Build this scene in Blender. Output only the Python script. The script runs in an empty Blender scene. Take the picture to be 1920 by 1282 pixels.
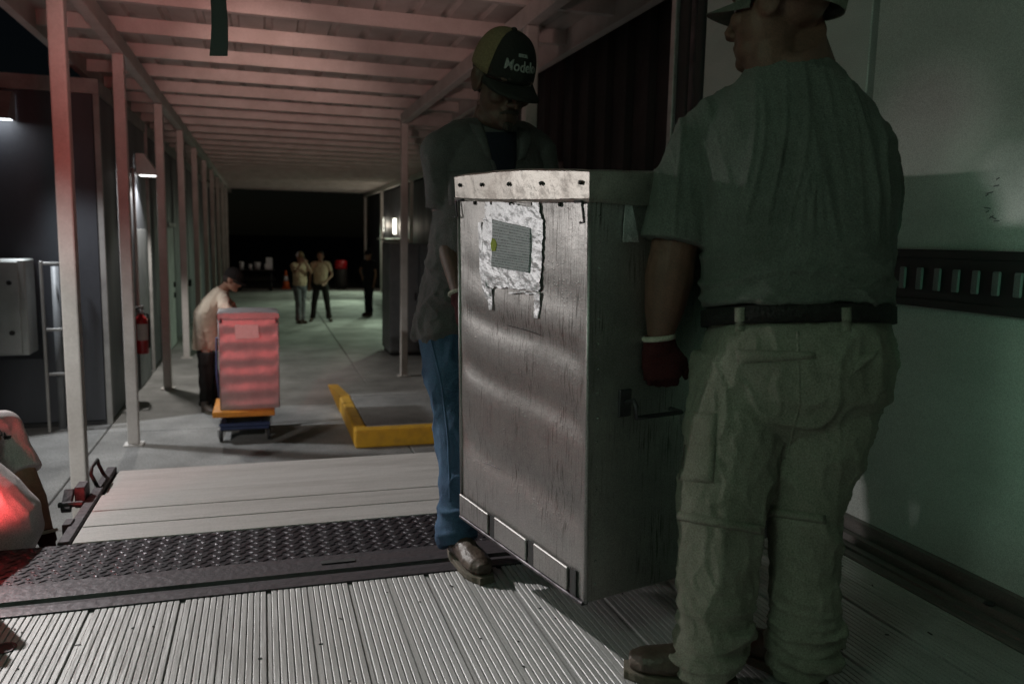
import bpy, bmesh, math, random
import numpy as np
from mathutils import Vector, Matrix, noise as mn
from mathutils.bvhtree import BVHTree

sc = bpy.context.scene
col = sc.collection
rnd = random.Random(7)
R = math.radians

# ------------------------------------------------------------------ camera
PITCH, ROLL, YAW, FPX = R(7.4), R(1.2), R(17.4), 1493.0
CAMP = Vector((0, 0, 2.18))
c_f = Vector((math.sin(YAW)*math.cos(PITCH), math.cos(YAW)*math.cos(PITCH), -math.sin(PITCH)))
_r0 = Vector((math.cos(YAW), -math.sin(YAW), 0)); _u0 = _r0.cross(c_f)
c_r = _r0*math.cos(ROLL) + _u0*math.sin(ROLL)
c_u = _u0*math.cos(ROLL) - _r0*math.sin(ROLL)
camd = bpy.data.cameras.new('camera'); cam = bpy.data.objects.new('camera', camd); col.objects.link(cam)
camd.sensor_width = 36; camd.lens = 36*FPX/1920; camd.clip_start = .05; camd.clip_end = 1500
m = Matrix((c_r, c_u, -c_f)).transposed().to_4x4(); m.translation = CAMP; cam.matrix_world = m
camd.dof.use_dof = True; camd.dof.focus_distance = 2.5; camd.dof.aperture_fstop = 3.2
sc.camera = cam
sc.cycles.use_denoising = True
sc.cycles.sample_clamp_indirect = .5; sc.cycles.sample_clamp_direct = 4; sc.cycles.use_adaptive_sampling = False; sc.cycles.max_bounces = 6

# ------------------------------------------------------------------ world, lights, exposure
w = bpy.data.worlds.new('World'); sc.world = w; w.use_nodes = True
nt = w.node_tree; bgn = nt.nodes['Background']
sky = nt.nodes.new('ShaderNodeTexSky'); sky.sky_type = 'NISHITA'; sky.sun_disc = False
sky.sun_elevation = R(20); sky.sun_rotation = R(140)
nt.links.new(sky.outputs[0], bgn.inputs[0]); bgn.inputs[1].default_value = 0.0004
sd = bpy.data.lights.new('moon', 'SUN'); sd.energy = 0.003; sd.angle = R(.5); sd.color = (.75, .85, 1)
so = bpy.data.objects.new('moon', sd); so.rotation_euler = (R(70), 0, R(140)); col.objects.link(so)
vs = sc.view_settings
vs.view_transform = 'Standard'; vs.look = 'None'; vs.exposure = 0; vs.gamma = 1; vs.use_curve_mapping = False

def lamp(kind, name, loc, energy, color, target=None, size=.1, angle=None, blend=.3, parent=None):
    d = bpy.data.lights.new(name, kind); d.energy = energy; d.color = color
    if kind == 'AREA': d.shape = 'DISK'; d.size = size
    else: d.shadow_soft_size = size
    if kind == 'SPOT': d.spot_size = R(angle); d.spot_blend = blend
    o = bpy.data.objects.new(name, d); col.objects.link(o); o.location = loc
    if target is not None:
        o.rotation_euler = (Vector(target) - Vector(loc)).to_track_quat('-Z', 'Y').to_euler()
    return o
WHITE = (1, .95, .88); COOL = (.8, .9, 1.0); RED = (1, .045, .06); GREEN = (.32, 1, .60); MERC = (.76, 1, .75)
lamp('SPOT', 'yard_spot_light', (-4.0, 7.6, 5.8), 2450, (1, .97, .95), (.1, 2.6, 1.1), .05, 28, .4)
lamp('SPOT', 'work_light_wide', (-4.6, 5.6, 3.1), 330, (1, .96, .93), (.6, 2.35, 1.72), .12, 18, .5)
lamp('SPOT', 'yard_ground_light', (-3.6, 2.9, 2.6), 430, (1, .97, .94), (.2, 9.0, -.9), .06, 54, .7)
lamp('SPOT', 'work_light_beam', (-5.0, 3.2, 2.2), 130, WHITE, (2.1, 2.16, 2.47), .03, 6.0, 1.0)
LB = (-2.55, 9.38, 3.26)
lamp('SPOT', 'wall_lamp_light', LB, 330, (.90, .95, 1), (-.7, 8.3, 0), .08, 82, .6)
lamp('SPOT', 'shade_lamp_light', (-1.50, 12.22, 2.91), 210, (1, .97, .92), (-1.5, 12.0, 0), .05, 130, .3)
lamp('POINT', 'bulkhead_light_far', (4.42, 31.7, 2.6), 22, (1, .86, .70), None, .08)
lamp('POINT', 'bulkhead_light_near', (4.42, 28.6, 2.52), 34, (1, .86, .70), None, .08)
lamp('SPOT', 'tail_light_low', (-.95, 2.70, 1.38), 30, (1, .09, .09), (-.97, 3.3, 1.44), .04, 90, .5)
lamp('SPOT', 'tail_light_top', (-.25, 2.62, 2.5), 200, (1, .60, .55), (.4, 9.5, 5.9), .10, 66, .85)
lamp('SPOT', 'added_roof_spot', (-.3, 2.62, 2.9), 620, (1, .66, .58), (.9, 22, 4.25), .06, 24, .9)  # added spot, not a truck lamp; rakes the far roof so its ribs show
lamp('SPOT', 'tail_light_mid', (-.45, 2.62, 2.6), 95, (1, .11, .11), (-.8, 8.7, 3.0), .08, 40, .9)
lamp('SPOT', 'tail_light_box', (-.9, 2.60, 2.3), 520, RED, (-.10, 8.7, 1.0), .06, 14, .8)
lamp('SPOT', 'shed_light_one', (4.2, 27.2, 2.75), 560, MERC, (2.6, 25.0, 0), .1, 98, .8)
lamp('SPOT', 'shed_light_two', (4.2, 31.7, 2.75), 380, MERC, (2.8, 29.6, 0), .1, 98, .8)
lamp('SPOT', 'shed_light_three', (4.2, 20.0, 2.9), 400, MERC, (2.4, 18.6, 0), .1, 98, .8)
lamp('SPOT', 'cargo_lamp_light', (1.70, .30, 2.1), 16, GREEN, (2.05, 1.95, 1.85), .10, 54, .75)
lamp('POINT', 'ceiling_lamp_light', (-1.5, .15, 3.3), 24, (.66, 1, .75), None, .22)

# ------------------------------------------------------------------ pixel helpers (photograph pixels -> points of the place)
def ray(x, y): return c_f + c_r*((x-960)/FPX) - c_u*((y-641)/FPX)
def P(x, y, d): return CAMP + ray(x, y)*d
def G(x, y, z=0.0):
    v = ray(x, y); return CAMP + v*((z-CAMP.z)/v.z)
def PX(x, y, X):
    v = ray(x, y); return CAMP + v*((X-CAMP.x)/v.x)

# ------------------------------------------------------------------ materials
def mat(name, c1, c2=None, rough=.7, rough2=None, metal=0., scale=6., stretch=(1, 1, 1), bump=0., bscale=60., bstretch=(1, 1, 1), detail=6., spec=.5, contrast=(.35, .65), coat=0., world=False, speck=.26, sscale=330):
    mt = bpy.data.materials.new(name); mt.use_nodes = True
    n = mt.node_tree.nodes; l = mt.node_tree.links; b = n['Principled BSDF']
    b.inputs['Metallic'].default_value = metal; b.inputs['Specular IOR Level'].default_value = spec
    if coat: b.inputs['Coat Weight'].default_value = coat
    tc = n.new('ShaderNodeTexCoord'); mp = n.new('ShaderNodeMapping'); mp.inputs['Scale'].default_value = stretch
    src = tc.outputs['Object']
    if world:
        geo = n.new('ShaderNodeNewGeometry'); src = geo.outputs['Position']
    l.new(src, mp.inputs[0])
    nz = n.new('ShaderNodeTexNoise'); nz.inputs['Scale'].default_value = scale; nz.inputs['Detail'].default_value = detail; nz.inputs['Roughness'].default_value = .62
    l.new(mp.outputs[0], nz.inputs[0])
    mr = n.new('ShaderNodeMapRange'); mr.inputs[1].default_value = contrast[0]; mr.inputs[2].default_value = contrast[1]
    l.new(nz.outputs[0], mr.inputs[0])
    mx = n.new('ShaderNodeMix'); mx.data_type = 'RGBA'
    c2 = c2 or tuple(x*.75 for x in c1)
    mx.inputs[6].default_value = (*c1, 1); mx.inputs[7].default_value = (*c2, 1)
    l.new(mr.outputs[0], mx.inputs[0])
    ns = n.new('ShaderNodeTexNoise'); ns.inputs['Scale'].default_value = sscale; ns.inputs['Detail'].default_value = 2; l.new(src, ns.inputs[0])
    ms = n.new('ShaderNodeMapRange'); ms.inputs[1].default_value = .3; ms.inputs[2].default_value = .7; ms.inputs[3].default_value = 1-speck; ms.inputs[4].default_value = 1+speck; l.new(ns.outputs[0], ms.inputs[0])
    sv = n.new('ShaderNodeVectorMath'); sv.operation = 'SCALE'; l.new(mx.outputs[2], sv.inputs[0]); l.new(ms.outputs[0], sv.inputs['Scale'])
    l.new(sv.outputs[0], b.inputs['Base Color'])
    rr = n.new('ShaderNodeMapRange'); rr.inputs[3].default_value = rough; rr.inputs[4].default_value = rough2 if rough2 is not None else min(1, rough+.12)
    l.new(mr.outputs[0], rr.inputs[0]); l.new(rr.outputs[0], b.inputs['Roughness'])
    if bump:
        mp2 = n.new('ShaderNodeMapping'); mp2.inputs['Scale'].default_value = bstretch; l.new(src, mp2.inputs[0])
        n2 = n.new('ShaderNodeTexNoise'); n2.inputs['Scale'].default_value = bscale; n2.inputs['Detail'].default_value = 4
        l.new(mp2.outputs[0], n2.inputs[0])
        bp = n.new('ShaderNodeBump'); bp.inputs['Strength'].default_value = bump; bp.inputs['Distance'].default_value = .02
        l.new(n2.outputs[0], bp.inputs['Height']); l.new(bp.outputs[0], b.inputs['Normal'])
    return mt
def emis(name, c, s):
    mt = bpy.data.materials.new(name); mt.use_nodes = True
    b = mt.node_tree.nodes['Principled BSDF']; b.inputs['Base Color'].default_value = (*[min(x, .8) for x in c], 1)
    b.inputs['Emission Color'].default_value = (*c, 1); b.inputs['Emission Strength'].default_value = s
    return mt
M = {}
M['concrete'] = mat('concrete', (.31, .30, .285), (.165, .16, .15), .82, .92, scale=1.1, bump=.25, bscale=45, detail=9, speck=.34, sscale=75)
M['soil'] = mat('soil', (.05, .048, .04), (.03, .03, .026), .95, scale=.4, bump=.6, bscale=6)
M['white_steel'] = mat('white_steel', (.62, .59, .56), (.50, .47, .44), .55, .7, scale=3, bump=.08, bscale=25, speck=.06, sscale=60)
M['deck'] = mat('deck', (.55, .53, .50), (.42, .39, .36), .5, .7, scale=2.2, bump=.05, bscale=20)
M['grey_panel'] = mat('grey_panel', (.052, .056, .066), (.034, .037, .044), .5, .65, scale=1.5, stretch=(1, 1, .3), bump=.08, bscale=30)
M['trim'] = mat('trim', (.32, .31, .29), (.22, .21, .20), .5, scale=4)
M['dark_brown'] = mat('dark_brown', (.014, .010, .0095), (.009, .007, .0065), .6, scale=2)
M['black'] = mat('black', (.012, .012, .013), (.02, .02, .02), .6, scale=20)
M['rubber'] = mat('rubber', (.018, .018, .018), (.03, .03, .03), .75, scale=30, bump=.2)
M['frp'] = mat('frp', (.62, .63, .61), (.50, .51, .49), .38, .52, scale=2.5, stretch=(1, .5, 1.5), bump=.10, bscale=9, bstretch=(1, .5, 2.5), detail=8)
M['alu'] = mat('alu', (.58, .575, .57), (.42, .415, .41), .33, .5, metal=.5, scale=9, stretch=(1, .25, 1), bump=.12, bscale=70, bstretch=(1, .1, 1))
M['alu_plate'] = mat('alu_plate', (.50, .485, .47), (.33, .315, .30), .40, .52, metal=.45, scale=5, stretch=(.35, 2, 1), bump=.07, bscale=50, bstretch=(.15, 1.6, 1))
M['scuff'] = mat('scuff', (.20, .185, .175), (.12, .11, .105), .42, .55, metal=.5, scale=9, stretch=(1, .2, 1), bump=.1, bscale=60, bstretch=(1, .1, 1))
M['steel_dark'] = mat('steel_dark', (.085, .075, .082), (.045, .04, .045), .42, .62, metal=.6, scale=8, stretch=(.3, 2, 1), bump=.15, bscale=40)
M['diamond'] = mat('diamond', (.042, .037, .044), (.02, .018, .022), .34, .55, metal=.6, scale=14, bump=.1, bscale=80)
M['yellow'] = mat('yellow', (.62, .33, .02), (.42, .23, .03), .65, .8, scale=9, bump=.2, bscale=50, contrast=(.45, .75))
M['orange'] = mat('orange', (.66, .25, .02), (.5, .19, .02), .45, scale=6)
M['blue'] = mat('blue', (.02, .035, .10), (.015, .025, .07), .5, scale=8)
M['galv_red'] = mat('galv_red', (.36, .345, .34), (.28, .27, .265), .42, .55, metal=.45, scale=5, stretch=(1, 1, .6), bump=.12, bscale=14)
M['chrome'] = mat('chrome', (.75, .75, .75), None, .2, metal=1, scale=20)
M['red_paint'] = mat('red_paint', (.42, .012, .018), (.33, .01, .014), .3, .4, scale=5, coat=.3)
M['label_white'] = mat('label_white', (.62, .60, .58), (.45, .42, .40), .6, scale=60, stretch=(1, 1, 3))
M['cab_grey'] = mat('cab_grey', (.17, .175, .18), (.12, .125, .13), .5, .65, scale=3)
M['cab_pale'] = mat('cab_pale', (.42, .44, .42), (.34, .35, .34), .5, .65, scale=3)
M['plastic_white'] = mat('plastic_white', (.7, .7, .72), (.55, .55, .6), .45, scale=9)
M['cone_orange'] = mat('cone_orange', (.7, .14, .03), (.55, .11, .03), .6, scale=8)
M['skin'] = mat('skin', (.30, .165, .105), (.22, .115, .075), .55, .65, scale=14, bump=.08, bscale=140)
M['skin_dark'] = mat('skin_dark', (.10, .052, .035), (.068, .036, .025), .55, .65, scale=14, bump=.08, bscale=140)
M['skin_deep'] = mat('skin_deep', (.13, .058, .040), (.085, .04, .028), .6, .7, scale=14, bump=.08, bscale=140)
M['hair'] = mat('hair', (.025, .018, .014), (.04, .028, .02), .7, scale=90, bump=.5, bscale=150)
M['eye'] = mat('eye', (.55, .52, .5), (.5, .48, .45), .2, scale=30)
def cloth(name, c1, c2=None, bump=.25): return mat(name, c1, c2, .88, .95, scale=7, bump=bump, bscale=260, spec=.25, speck=.30, sscale=300)
M['shirt_charcoal'] = cloth('shirt_charcoal', (.088, .082, .082), (.064, .060, .060))
M['navy'] = cloth('navy', (.012, .013, .024))
M['denim'] = mat('denim', (.055, .105, .175), (.03, .055, .10), .9, .95, scale=9, stretch=(1, 1, .5), bump=.3, bscale=300, spec=.2)
M['shirt_olive'] = cloth('shirt_olive', (.108, .115, .102), (.080, .086, .075))
M['khaki'] = cloth('khaki', (.205, .205, .165), (.155, .155, .122))
M['cream'] = cloth('cream', (.62, .52, .40), (.53, .44, .34))
M['tan_shirt'] = cloth('tan_shirt', (.50, .38, .26), (.40, .30, .2))
M['black_cloth'] = cloth('black_cloth', (.022, .02, .018))
M['dark_cloth'] = cloth('dark_cloth', (.014, .014, .018))
M['grey_blue'] = cloth('grey_blue', (.16, .16, .17), (.11, .11, .12))
M['white_shirt'] = cloth('white_shirt', (.72, .66, .66), (.62, .56, .56))
M['boot'] = mat('boot', (.045, .03, .022), (.075, .052, .038), .42, .6, scale=12, bump=.15, bscale=90)
M['boot_sole'] = mat('boot_sole', (.10, .085, .06), (.07, .06, .045), .8, scale=30)
M['cap_tan'] = mat('cap_tan', (.25, .185, .095), (.18, .135, .07), .9, scale=150, bump=.5, bscale=320)
M['cap_grey'] = cloth('cap_grey', (.10, .10, .085))
M['glove_red'] = cloth('glove_red', (.055, .009, .010), (.04, .007, .008), .5)
M['cuff'] = cloth('cuff', (.62, .58, .48), None, .5)
M['leather'] = mat('leather', (.010, .009, .0085), (.015, .014, .013), .65, .75, spec=.2, scale=60, bump=.4, bscale=120)
M['rope'] = mat('thread', (.6, .6, .58), None, .8)
M['foil'] = mat('foil', (.80, .80, .82), (.66, .66, .68), .42, .54, metal=.8, scale=22, bump=.22, bscale=38, bstretch=(1, 1, 1))
M['lamp_glow'] = emis('lamp_glow', (1, .98, .94), 9)
M['lamp_glow_cool'] = emis('lamp_glow_cool', (.9, .95, 1), 9)
M['lamp_shed'] = emis('lamp_shed', (1, 1, .86), 6)
M['tail_glow'] = emis('tail_glow', (1, .03, .03), 1.2)
M['cargo_glow'] = emis('cargo_glow', (.35, 1, .6), 2)

# condensation-streaked galvanised sheet of the carried container
def galv():
    mt = mat('galvanised_sheet', (.45, .435, .425), (.285, .275, .268), .40, .52, metal=.88, scale=3.2, stretch=(1, 1, 1.0), bump=.05, bscale=35, detail=9)
    n = mt.node_tree.nodes; l = mt.node_tree.links; b = n['Principled BSDF']
    tc = n.new('ShaderNodeTexCoord')
    def noise(stretch, scale, lo, hi, det=4):
        mp = n.new('ShaderNodeMapping'); mp.inputs['Scale'].default_value = stretch; l.new(tc.outputs['Object'], mp.inputs[0])
        z = n.new('ShaderNodeTexNoise'); z.inputs['Scale'].default_value = scale; z.inputs['Detail'].default_value = det; l.new(mp.outputs[0], z.inputs[0])
        r = n.new('ShaderNodeMapRange'); r.inputs[1].default_value = lo; r.inputs[2].default_value = hi; l.new(z.outputs[0], r.inputs[0]); return r.outputs[0]
    drip = noise((1, 1, .045), 220, .54, .70, 2)
    zone = noise((1, 1, .7), 5.5, .40, .60, 4)
    mul = n.new('ShaderNodeMath'); mul.operation = 'MULTIPLY'; mul.use_clamp = True; l.new(drip, mul.inputs[0]); l.new(zone, mul.inputs[1])
    old = b.inputs['Base Color'].links[0].from_socket
    mx = n.new('ShaderNodeMix'); mx.data_type = 'RGBA'; mx.inputs[7].default_value = (.085, .08, .075, 1)
    l.new(old, mx.inputs[6]); l.new(mul.outputs[0], mx.inputs[0]); 
    vo = n.new('ShaderNodeTexVoronoi'); vo.inputs['Scale'].default_value = 75; l.new(tc.outputs['Object'], vo.inputs[0])
    r2 = n.new('ShaderNodeMapRange'); r2.inputs[1].default_value = .10; r2.inputs[2].default_value = .22; r2.inputs[3].default_value = 1; r2.inputs[4].default_value = 0
    l.new(vo.outputs['Distance'], r2.inputs[0])
    wet = noise((1, 1, 1), 7, .5, .62)
    m2 = n.new('ShaderNodeMath'); m2.operation = 'MULTIPLY'; l.new(r2.outputs[0], m2.inputs[0]); l.new(wet, m2.inputs[1])
    bp = n.new('ShaderNodeBump'); bp.inputs['Strength'].default_value = .16; bp.inputs['Distance'].default_value = .01
    l.new(m2.outputs[0], bp.inputs['Height']); 
    prev = b.inputs['Normal'].links[0].from_socket; l.new(prev, bp.inputs['Normal']); l.new(bp.outputs[0], b.inputs['Normal'])
    l.new(mx.outputs[2], b.inputs['Base Color'])
    return mt
M['galv'] = galv()
M['lid_metal'] = mat('lid_metal', (.50, .475, .44), (.34, .31, .285), .30, .5, metal=.88, scale=9, stretch=(1, 1, 1), bump=.12, bscale=22, detail=9)
def paper():
    mt = bpy.data.materials.new('printed_form'); mt.use_nodes = True
    n = mt.node_tree.nodes; l = mt.node_tree.links; b = n['Principled BSDF']
    uv = n.new('ShaderNodeUVMap'); sp = n.new('ShaderNodeSeparateXYZ'); l.new(uv.outputs[0], sp.inputs[0])
    wv = n.new('ShaderNodeTexWave'); wv.wave_type = 'BANDS'; wv.bands_direction = 'Y'; wv.inputs['Scale'].default_value = 5.2; l.new(uv.outputs[0], wv.inputs[0])
    r = n.new('ShaderNodeMapRange'); r.inputs[1].default_value = .72; r.inputs[2].default_value = .86; l.new(wv.outputs[0], r.inputs[0])
    mp = n.new('ShaderNodeMapping'); mp.inputs['Scale'].default_value = (26, 3, 1); l.new(uv.outputs[0], mp.inputs[0])
    nz = n.new('ShaderNodeTexNoise'); nz.inputs['Scale'].default_value = 3; l.new(mp.outputs[0], nz.inputs[0])
    r2 = n.new('ShaderNodeMapRange'); r2.inputs[1].default_value = .42; r2.inputs[2].default_value = .55; l.new(nz.outputs[0], r2.inputs[0])
    mu = n.new('ShaderNodeMath'); mu.operation = 'MULTIPLY'; l.new(r.outputs[0], mu.inputs[0]); l.new(r2.outputs[0], mu.inputs[1])
    mx = n.new('ShaderNodeMix'); mx.data_type = 'RGBA'; mx.inputs[6].default_value = (.36, .38, .40, 1); mx.inputs[7].default_value = (.012, .012, .016, 1)
    l.new(mu.outputs[0], mx.inputs[0]); l.new(mx.outputs[2], b.inputs['Base Color']); b.inputs['Roughness'].default_value = .5
    return mt
M['paper'] = paper()

# ------------------------------------------------------------------ building blocks
ORG = {}
def tag(o, label=None, cat=None, group=None, kind=None):
    if label: o['label'] = label
    if cat: o['category'] = cat
    if group: o['group'] = group
    if kind: o['kind'] = kind
    return o
def empty(name, loc, label=None, cat=None, group=None, kind=None):
    o = bpy.data.objects.new(name, None); col.objects.link(o); o.location = loc; o.empty_display_size = .1
    ORG[o] = Vector(loc); return tag(o, label, cat, group, kind)
def finish(me, name, m, parent=None, smooth=False, loc=None):
    o = bpy.data.objects.new(name, me); col.objects.link(o)
    if m is not None: me.materials.append(m)
    if parent is not None: o.parent = parent; org = ORG[parent]
    else: org = Vector(loc) if loc is not None else Vector((0, 0, 0)); o.location = org
    me.transform(Matrix.Translation(-org)); ORG[o] = org
    if smooth: me.polygons.foreach_set('use_smooth', [True]*len(me.polygons))
    return o
class MB:
    def __init__(s): s.v = []; s.f = []
    def add(s, vs, fs):
        b = len(s.v); s.v += [tuple(p) for p in vs]; s.f += [tuple(i+b for i in q) for q in fs]; return s
    def obox(s, c, ax, h):
        c = Vector(c); a = [Vector(x) for x in ax]
        vs = [c + a[0]*(h[0]*i) + a[1]*(h[1]*j) + a[2]*(h[2]*k) for i in (-1, 1) for j in (-1, 1) for k in (-1, 1)]
        return s.add(vs, [(0, 1, 3, 2), (4, 6, 7, 5), (0, 4, 5, 1), (2, 3, 7, 6), (0, 2, 6, 4), (1, 5, 7, 3)])
    def box(s, x0, x1, y0, y1, z0, z1):
        return s.obox(((x0+x1)/2, (y0+y1)/2, (z0+z1)/2), ((1, 0, 0), (0, 1, 0), (0, 0, 1)), ((x1-x0)/2, (y1-y0)/2, (z1-z0)/2))
    def loft(s, rings, caps=True, closed=True):
        n = len(rings[0]); vs = [p for r in rings for p in r]; fs = []
        for i in range(len(rings)-1):
            for j in range(n if closed else n-1):
                k = (j+1) % n; fs.append((i*n+j, i*n+k, (i+1)*n+k, (i+1)*n+j))
        if caps: fs += [tuple(reversed(range(n))), tuple(range((len(rings)-1)*n, len(rings)*n))]
        return s.add(vs, fs)
    def tube(s, pts, rad, n=12, caps=True, flat=None):
        """pts along the path, rad a number or a list of numbers or (a, b) with flat the direction of a"""
        pts = [Vector(p) for p in pts]; rad = rad if isinstance(rad, (list, tuple)) else [rad]*len(pts)
        rings = []; ref = Vector(flat) if flat is not None else None
        for i, p in enumerate(pts):
            d = (pts[min(i+1, len(pts)-1)] - pts[max(i-1, 0)]).normalized()
            if ref is None: ref = Vector((0, 0, 1)) if abs(d.z) < .9 else Vector((1, 0, 0))
            a = (ref - d*ref.dot(d)).normalized(); b = d.cross(a)
            if flat is None: ref = a
            ra, rb = rad[i] if isinstance(rad[i], tuple) else (rad[i], rad[i])
            rings.append([p + a*(ra*math.cos(t*2*math.pi/n)) + b*(rb*math.sin(t*2*math.pi/n)) for t in range(n)])
        return s.loft(rings, caps)
    def ell(s, c, r, ax=None, n=14, mrows=9):
        c = Vector(c); ax = [Vector(a) for a in (ax or ((1, 0, 0), (0, 1, 0), (0, 0, 1)))]
        vs = [c - ax[2]*r[2]]; fs = []
        for i in range(1, mrows):
            t = math.pi*i/mrows
            for j in range(n):
                q = 2*math.pi*j/n
                vs.append(c + ax[0]*(r[0]*math.sin(t)*math.cos(q)) + ax[1]*(r[1]*math.sin(t)*math.sin(q)) - ax[2]*(r[2]*math.cos(t)))
        vs.append(c + ax[2]*r[2]); top = len(vs)-1
        for j in range(n):
            k = (j+1) % n
            fs.append((0, 1+k, 1+j)); fs.append((top, 1+(mrows-2)*n+j, 1+(mrows-2)*n+k))
            for i in range(mrows-2): fs.append((1+i*n+j, 1+i*n+k, 1+(i+1)*n+k, 1+(i+1)*n+j))
        return s.add(vs, fs)
    def prism(s, prof, p0, ax, ay, az, length):
        """2-D outline prof in axes ax, ay, pushed along az"""
        p0, ax, ay, az = Vector(p0), Vector(ax), Vector(ay), Vector(az)
        return s.loft([[p0+ax*x+ay*y for x, y in prof], [p0+ax*x+ay*y+az*length for x, y in prof]])
    def lathe(s, c, prof, n=20, ax=None):
        c = Vector(c); ax = [Vector(a) for a in (ax or ((1, 0, 0), (0, 1, 0), (0, 0, 1)))]
        return s.loft([[c + ax[0]*(r*math.cos(j*2*math.pi/n)) + ax[1]*(r*math.sin(j*2*math.pi/n)) + ax[2]*z for j in range(n)] for r, z in prof])
    def mesh(s, name='m', recalc=True, bevel=0, seg=1):
        me = bpy.data.meshes.new(name); me.from_pydata(s.v, [], s.f)
        if recalc or bevel:
            bm = bmesh.new(); bm.from_mesh(me); bmesh.ops.recalc_face_normals(bm, faces=bm.faces)
            if bevel:
                es = [e for e in bm.edges if len(e.link_faces) == 2 and e.calc_face_angle(0) > .6]
                bmesh.ops.bevel(bm, geom=es, offset=bevel, segments=seg, profile=.5, affect='EDGES', clamp_overlap=True)
            bm.to_mesh(me); bm.free()
        me.update(); return me
    def build(s, name, m, parent=None, smooth=False, bevel=0, seg=1, loc=None):
        return finish(s.mesh(name, True, bevel, seg), name, m, parent, smooth, loc)
def dup(o, parent, loc=None, label=None, name=None):
    c = o.copy(); col.objects.link(c); c.parent = parent; ORG[c] = ORG.get(o, Vector())
    if loc is not None: c.location = loc
    if label: c['label'] = label
    for ch in list(o.children): dup(ch, c)
    return c
def piece_loop(proto, offsets):
    for d in offsets: 
        c = proto.copy(); col.objects.link(c); c.location = proto.location + Vector(d); ORG[c] = ORG[proto]
        for ch in list(proto.children):
            k = ch.copy(); col.objects.link(k); k.parent = c
X3, Y3, Z3 = Vector((1, 0, 0)), Vector((0, 1, 0)), Vector((0, 0, 1))

# ================================================================== SETTING
finish(MB().add([(-300, -300, -.16), (300, -300, -.16), (300, 900, -.16), (-300, 900, -.16)], [(0, 1, 2, 3)]).mesh('ground'), 'ground', M['soil'])['kind'] = 'structure'
pave = empty('pavement', (0, 0, 0), kind='structure')
xs = [-11, -7.9, -4.8, -1.67, 1.43, 4.55, 8]; ys = [.2, 3.2, 6.3, 9.35, 12.2, 15.3, 18.4, 21.5, 24.6, 27.7, 30.8, 33.4]
for i in range(len(xs)-1):
    for j in range(len(ys)-1):
        MB().box(xs[i]+.006, xs[i+1]-.006, ys[j]+.006, ys[j+1]-.006, -.15, rnd.uniform(-.002, 0)).build('slab', M['concrete'], pave, bevel=.008)
# raised slab with yellow kerb
pad = empty('raised_slab', (1.4, 10, 0), kind='structure')
def wedge(x0, x1, y0, y1, h0, h1): return MB().add([(x0, y0, 0), (x1, y0, 0), (x1, y1, 0), (x0, y1, 0), (x0, y0, h0), (x1, y0, h0), (x1, y1, h1), (x0, y1, h1)], [(0, 3, 2, 1), (4, 5, 6, 7), (0, 1, 5, 4), (1, 2, 6, 5), (2, 3, 7, 6), (3, 0, 4, 7)])
wedge(1.012, 2.4, 8.262, 9.9, .188, .188).build('slab', M['concrete'], pad, bevel=.006)
wedge(1.012, 2.4, 9.91, 11.7, .188, .012).build('slab', M['concrete'], pad)
wedge(.87, 2.4, 8.10, 8.255, .195, .195).build('kerb', M['yellow'], pad, bevel=.02, seg=2)
wedge(.87, 1.005, 8.262, 9.9, .195, .195).build('kerb', M['yellow'], pad, bevel=.02, seg=2)
wedge(.87, 1.005, 9.91, 11.7, .195, .015).build('kerb', M['yellow'], pad)

# ================================================================== CANOPY
cano = empty('canopy', (0, 4, 0), 'long white steel walkway canopy with red glow on its posts and ribbed roof', 'canopy')
CZ = 4.02; PH = .135
posts_l = [6.28, 8.76] + [6.0+2.93*k for k in range(2, 10)]
def post(x, y, z1=CZ-.16, wd=.053):
    mb = MB().box(x-wd, x+wd, y-wd, y+wd, .014, z1); return mb
first = None
for k, y in enumerate(posts_l):
    p = post(-1.3, y).build('post', M['white_steel'], cano, bevel=.012, seg=2)
    MB().box(-1.39, -1.21, y-.09, y+.09, .0, .014).build('base_plate', M['white_steel'], p)
for x, y in ((2.08, 6.3), (2.08, 12.3), (4.38, 18.5), (4.38, 24.6), (4.38, 31.0), (4.38, 36.2)):
    p = post(x, y).build('post', M['white_steel'], cano, bevel=.012, seg=2)
    MB().box(x-.09, x+.09, y-.09, y+.09, -.0, .014).build('base_plate', M['white_steel'], p)
def channel(x, y0, y1, z0, z1, side):   # C channel along Y
    t = .012; wf = .07
    return (MB().box(x-t/2, x+t/2, y0, y1, z0, z1).box(x+side*t/2 if side > 0 else x-wf, x+wf if side > 0 else x-t/2, y0, y1, z0, z0+t)
            .box(x+side*t/2 if side > 0 else x-wf, x+wf if side > 0 else x-t/2, y0, y1, z1-t, z1))
for x, y0, y1, sd_ in ((-1.3, 3.6, 36.6, -1), (2.08, 3.6, 12.38, 1), (4.38, 12.3, 36.6, 1)):
    MB().box(x-.05, x+.05, y0, y1, CZ-.155, CZ-.003).build('beam', M['white_steel'], cano, bevel=.006)
for x, y0, y1 in ((-1.95, 3.6, 36.6), (2.82, 3.6, 12.3), (4.47, 12.3, 36.6)):
    channel(x, y0, y1, CZ-.10, CZ+.22, -1 if x > 0 else 1).build('fascia', M['white_steel'], cano)
MB().box(2.08, 4.4, 12.38, 12.46, CZ-.155, CZ-.003).build('beam', M['white_steel'], cano)
y = 4.1; k = 0
while y < 36.5:
    x1 = 2.80 if y < 12.4 else 4.45
    MB().box(-1.93, x1, y, y+.012, CZ, CZ+PH).box(-1.93, x1, y+.012, y+.07, CZ, CZ+.012).box(-1.93, x1, y+.012, y+.07, CZ+PH-.012, CZ+PH).build('purlin', M['white_steel'], cano)
    y += 1.1
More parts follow.
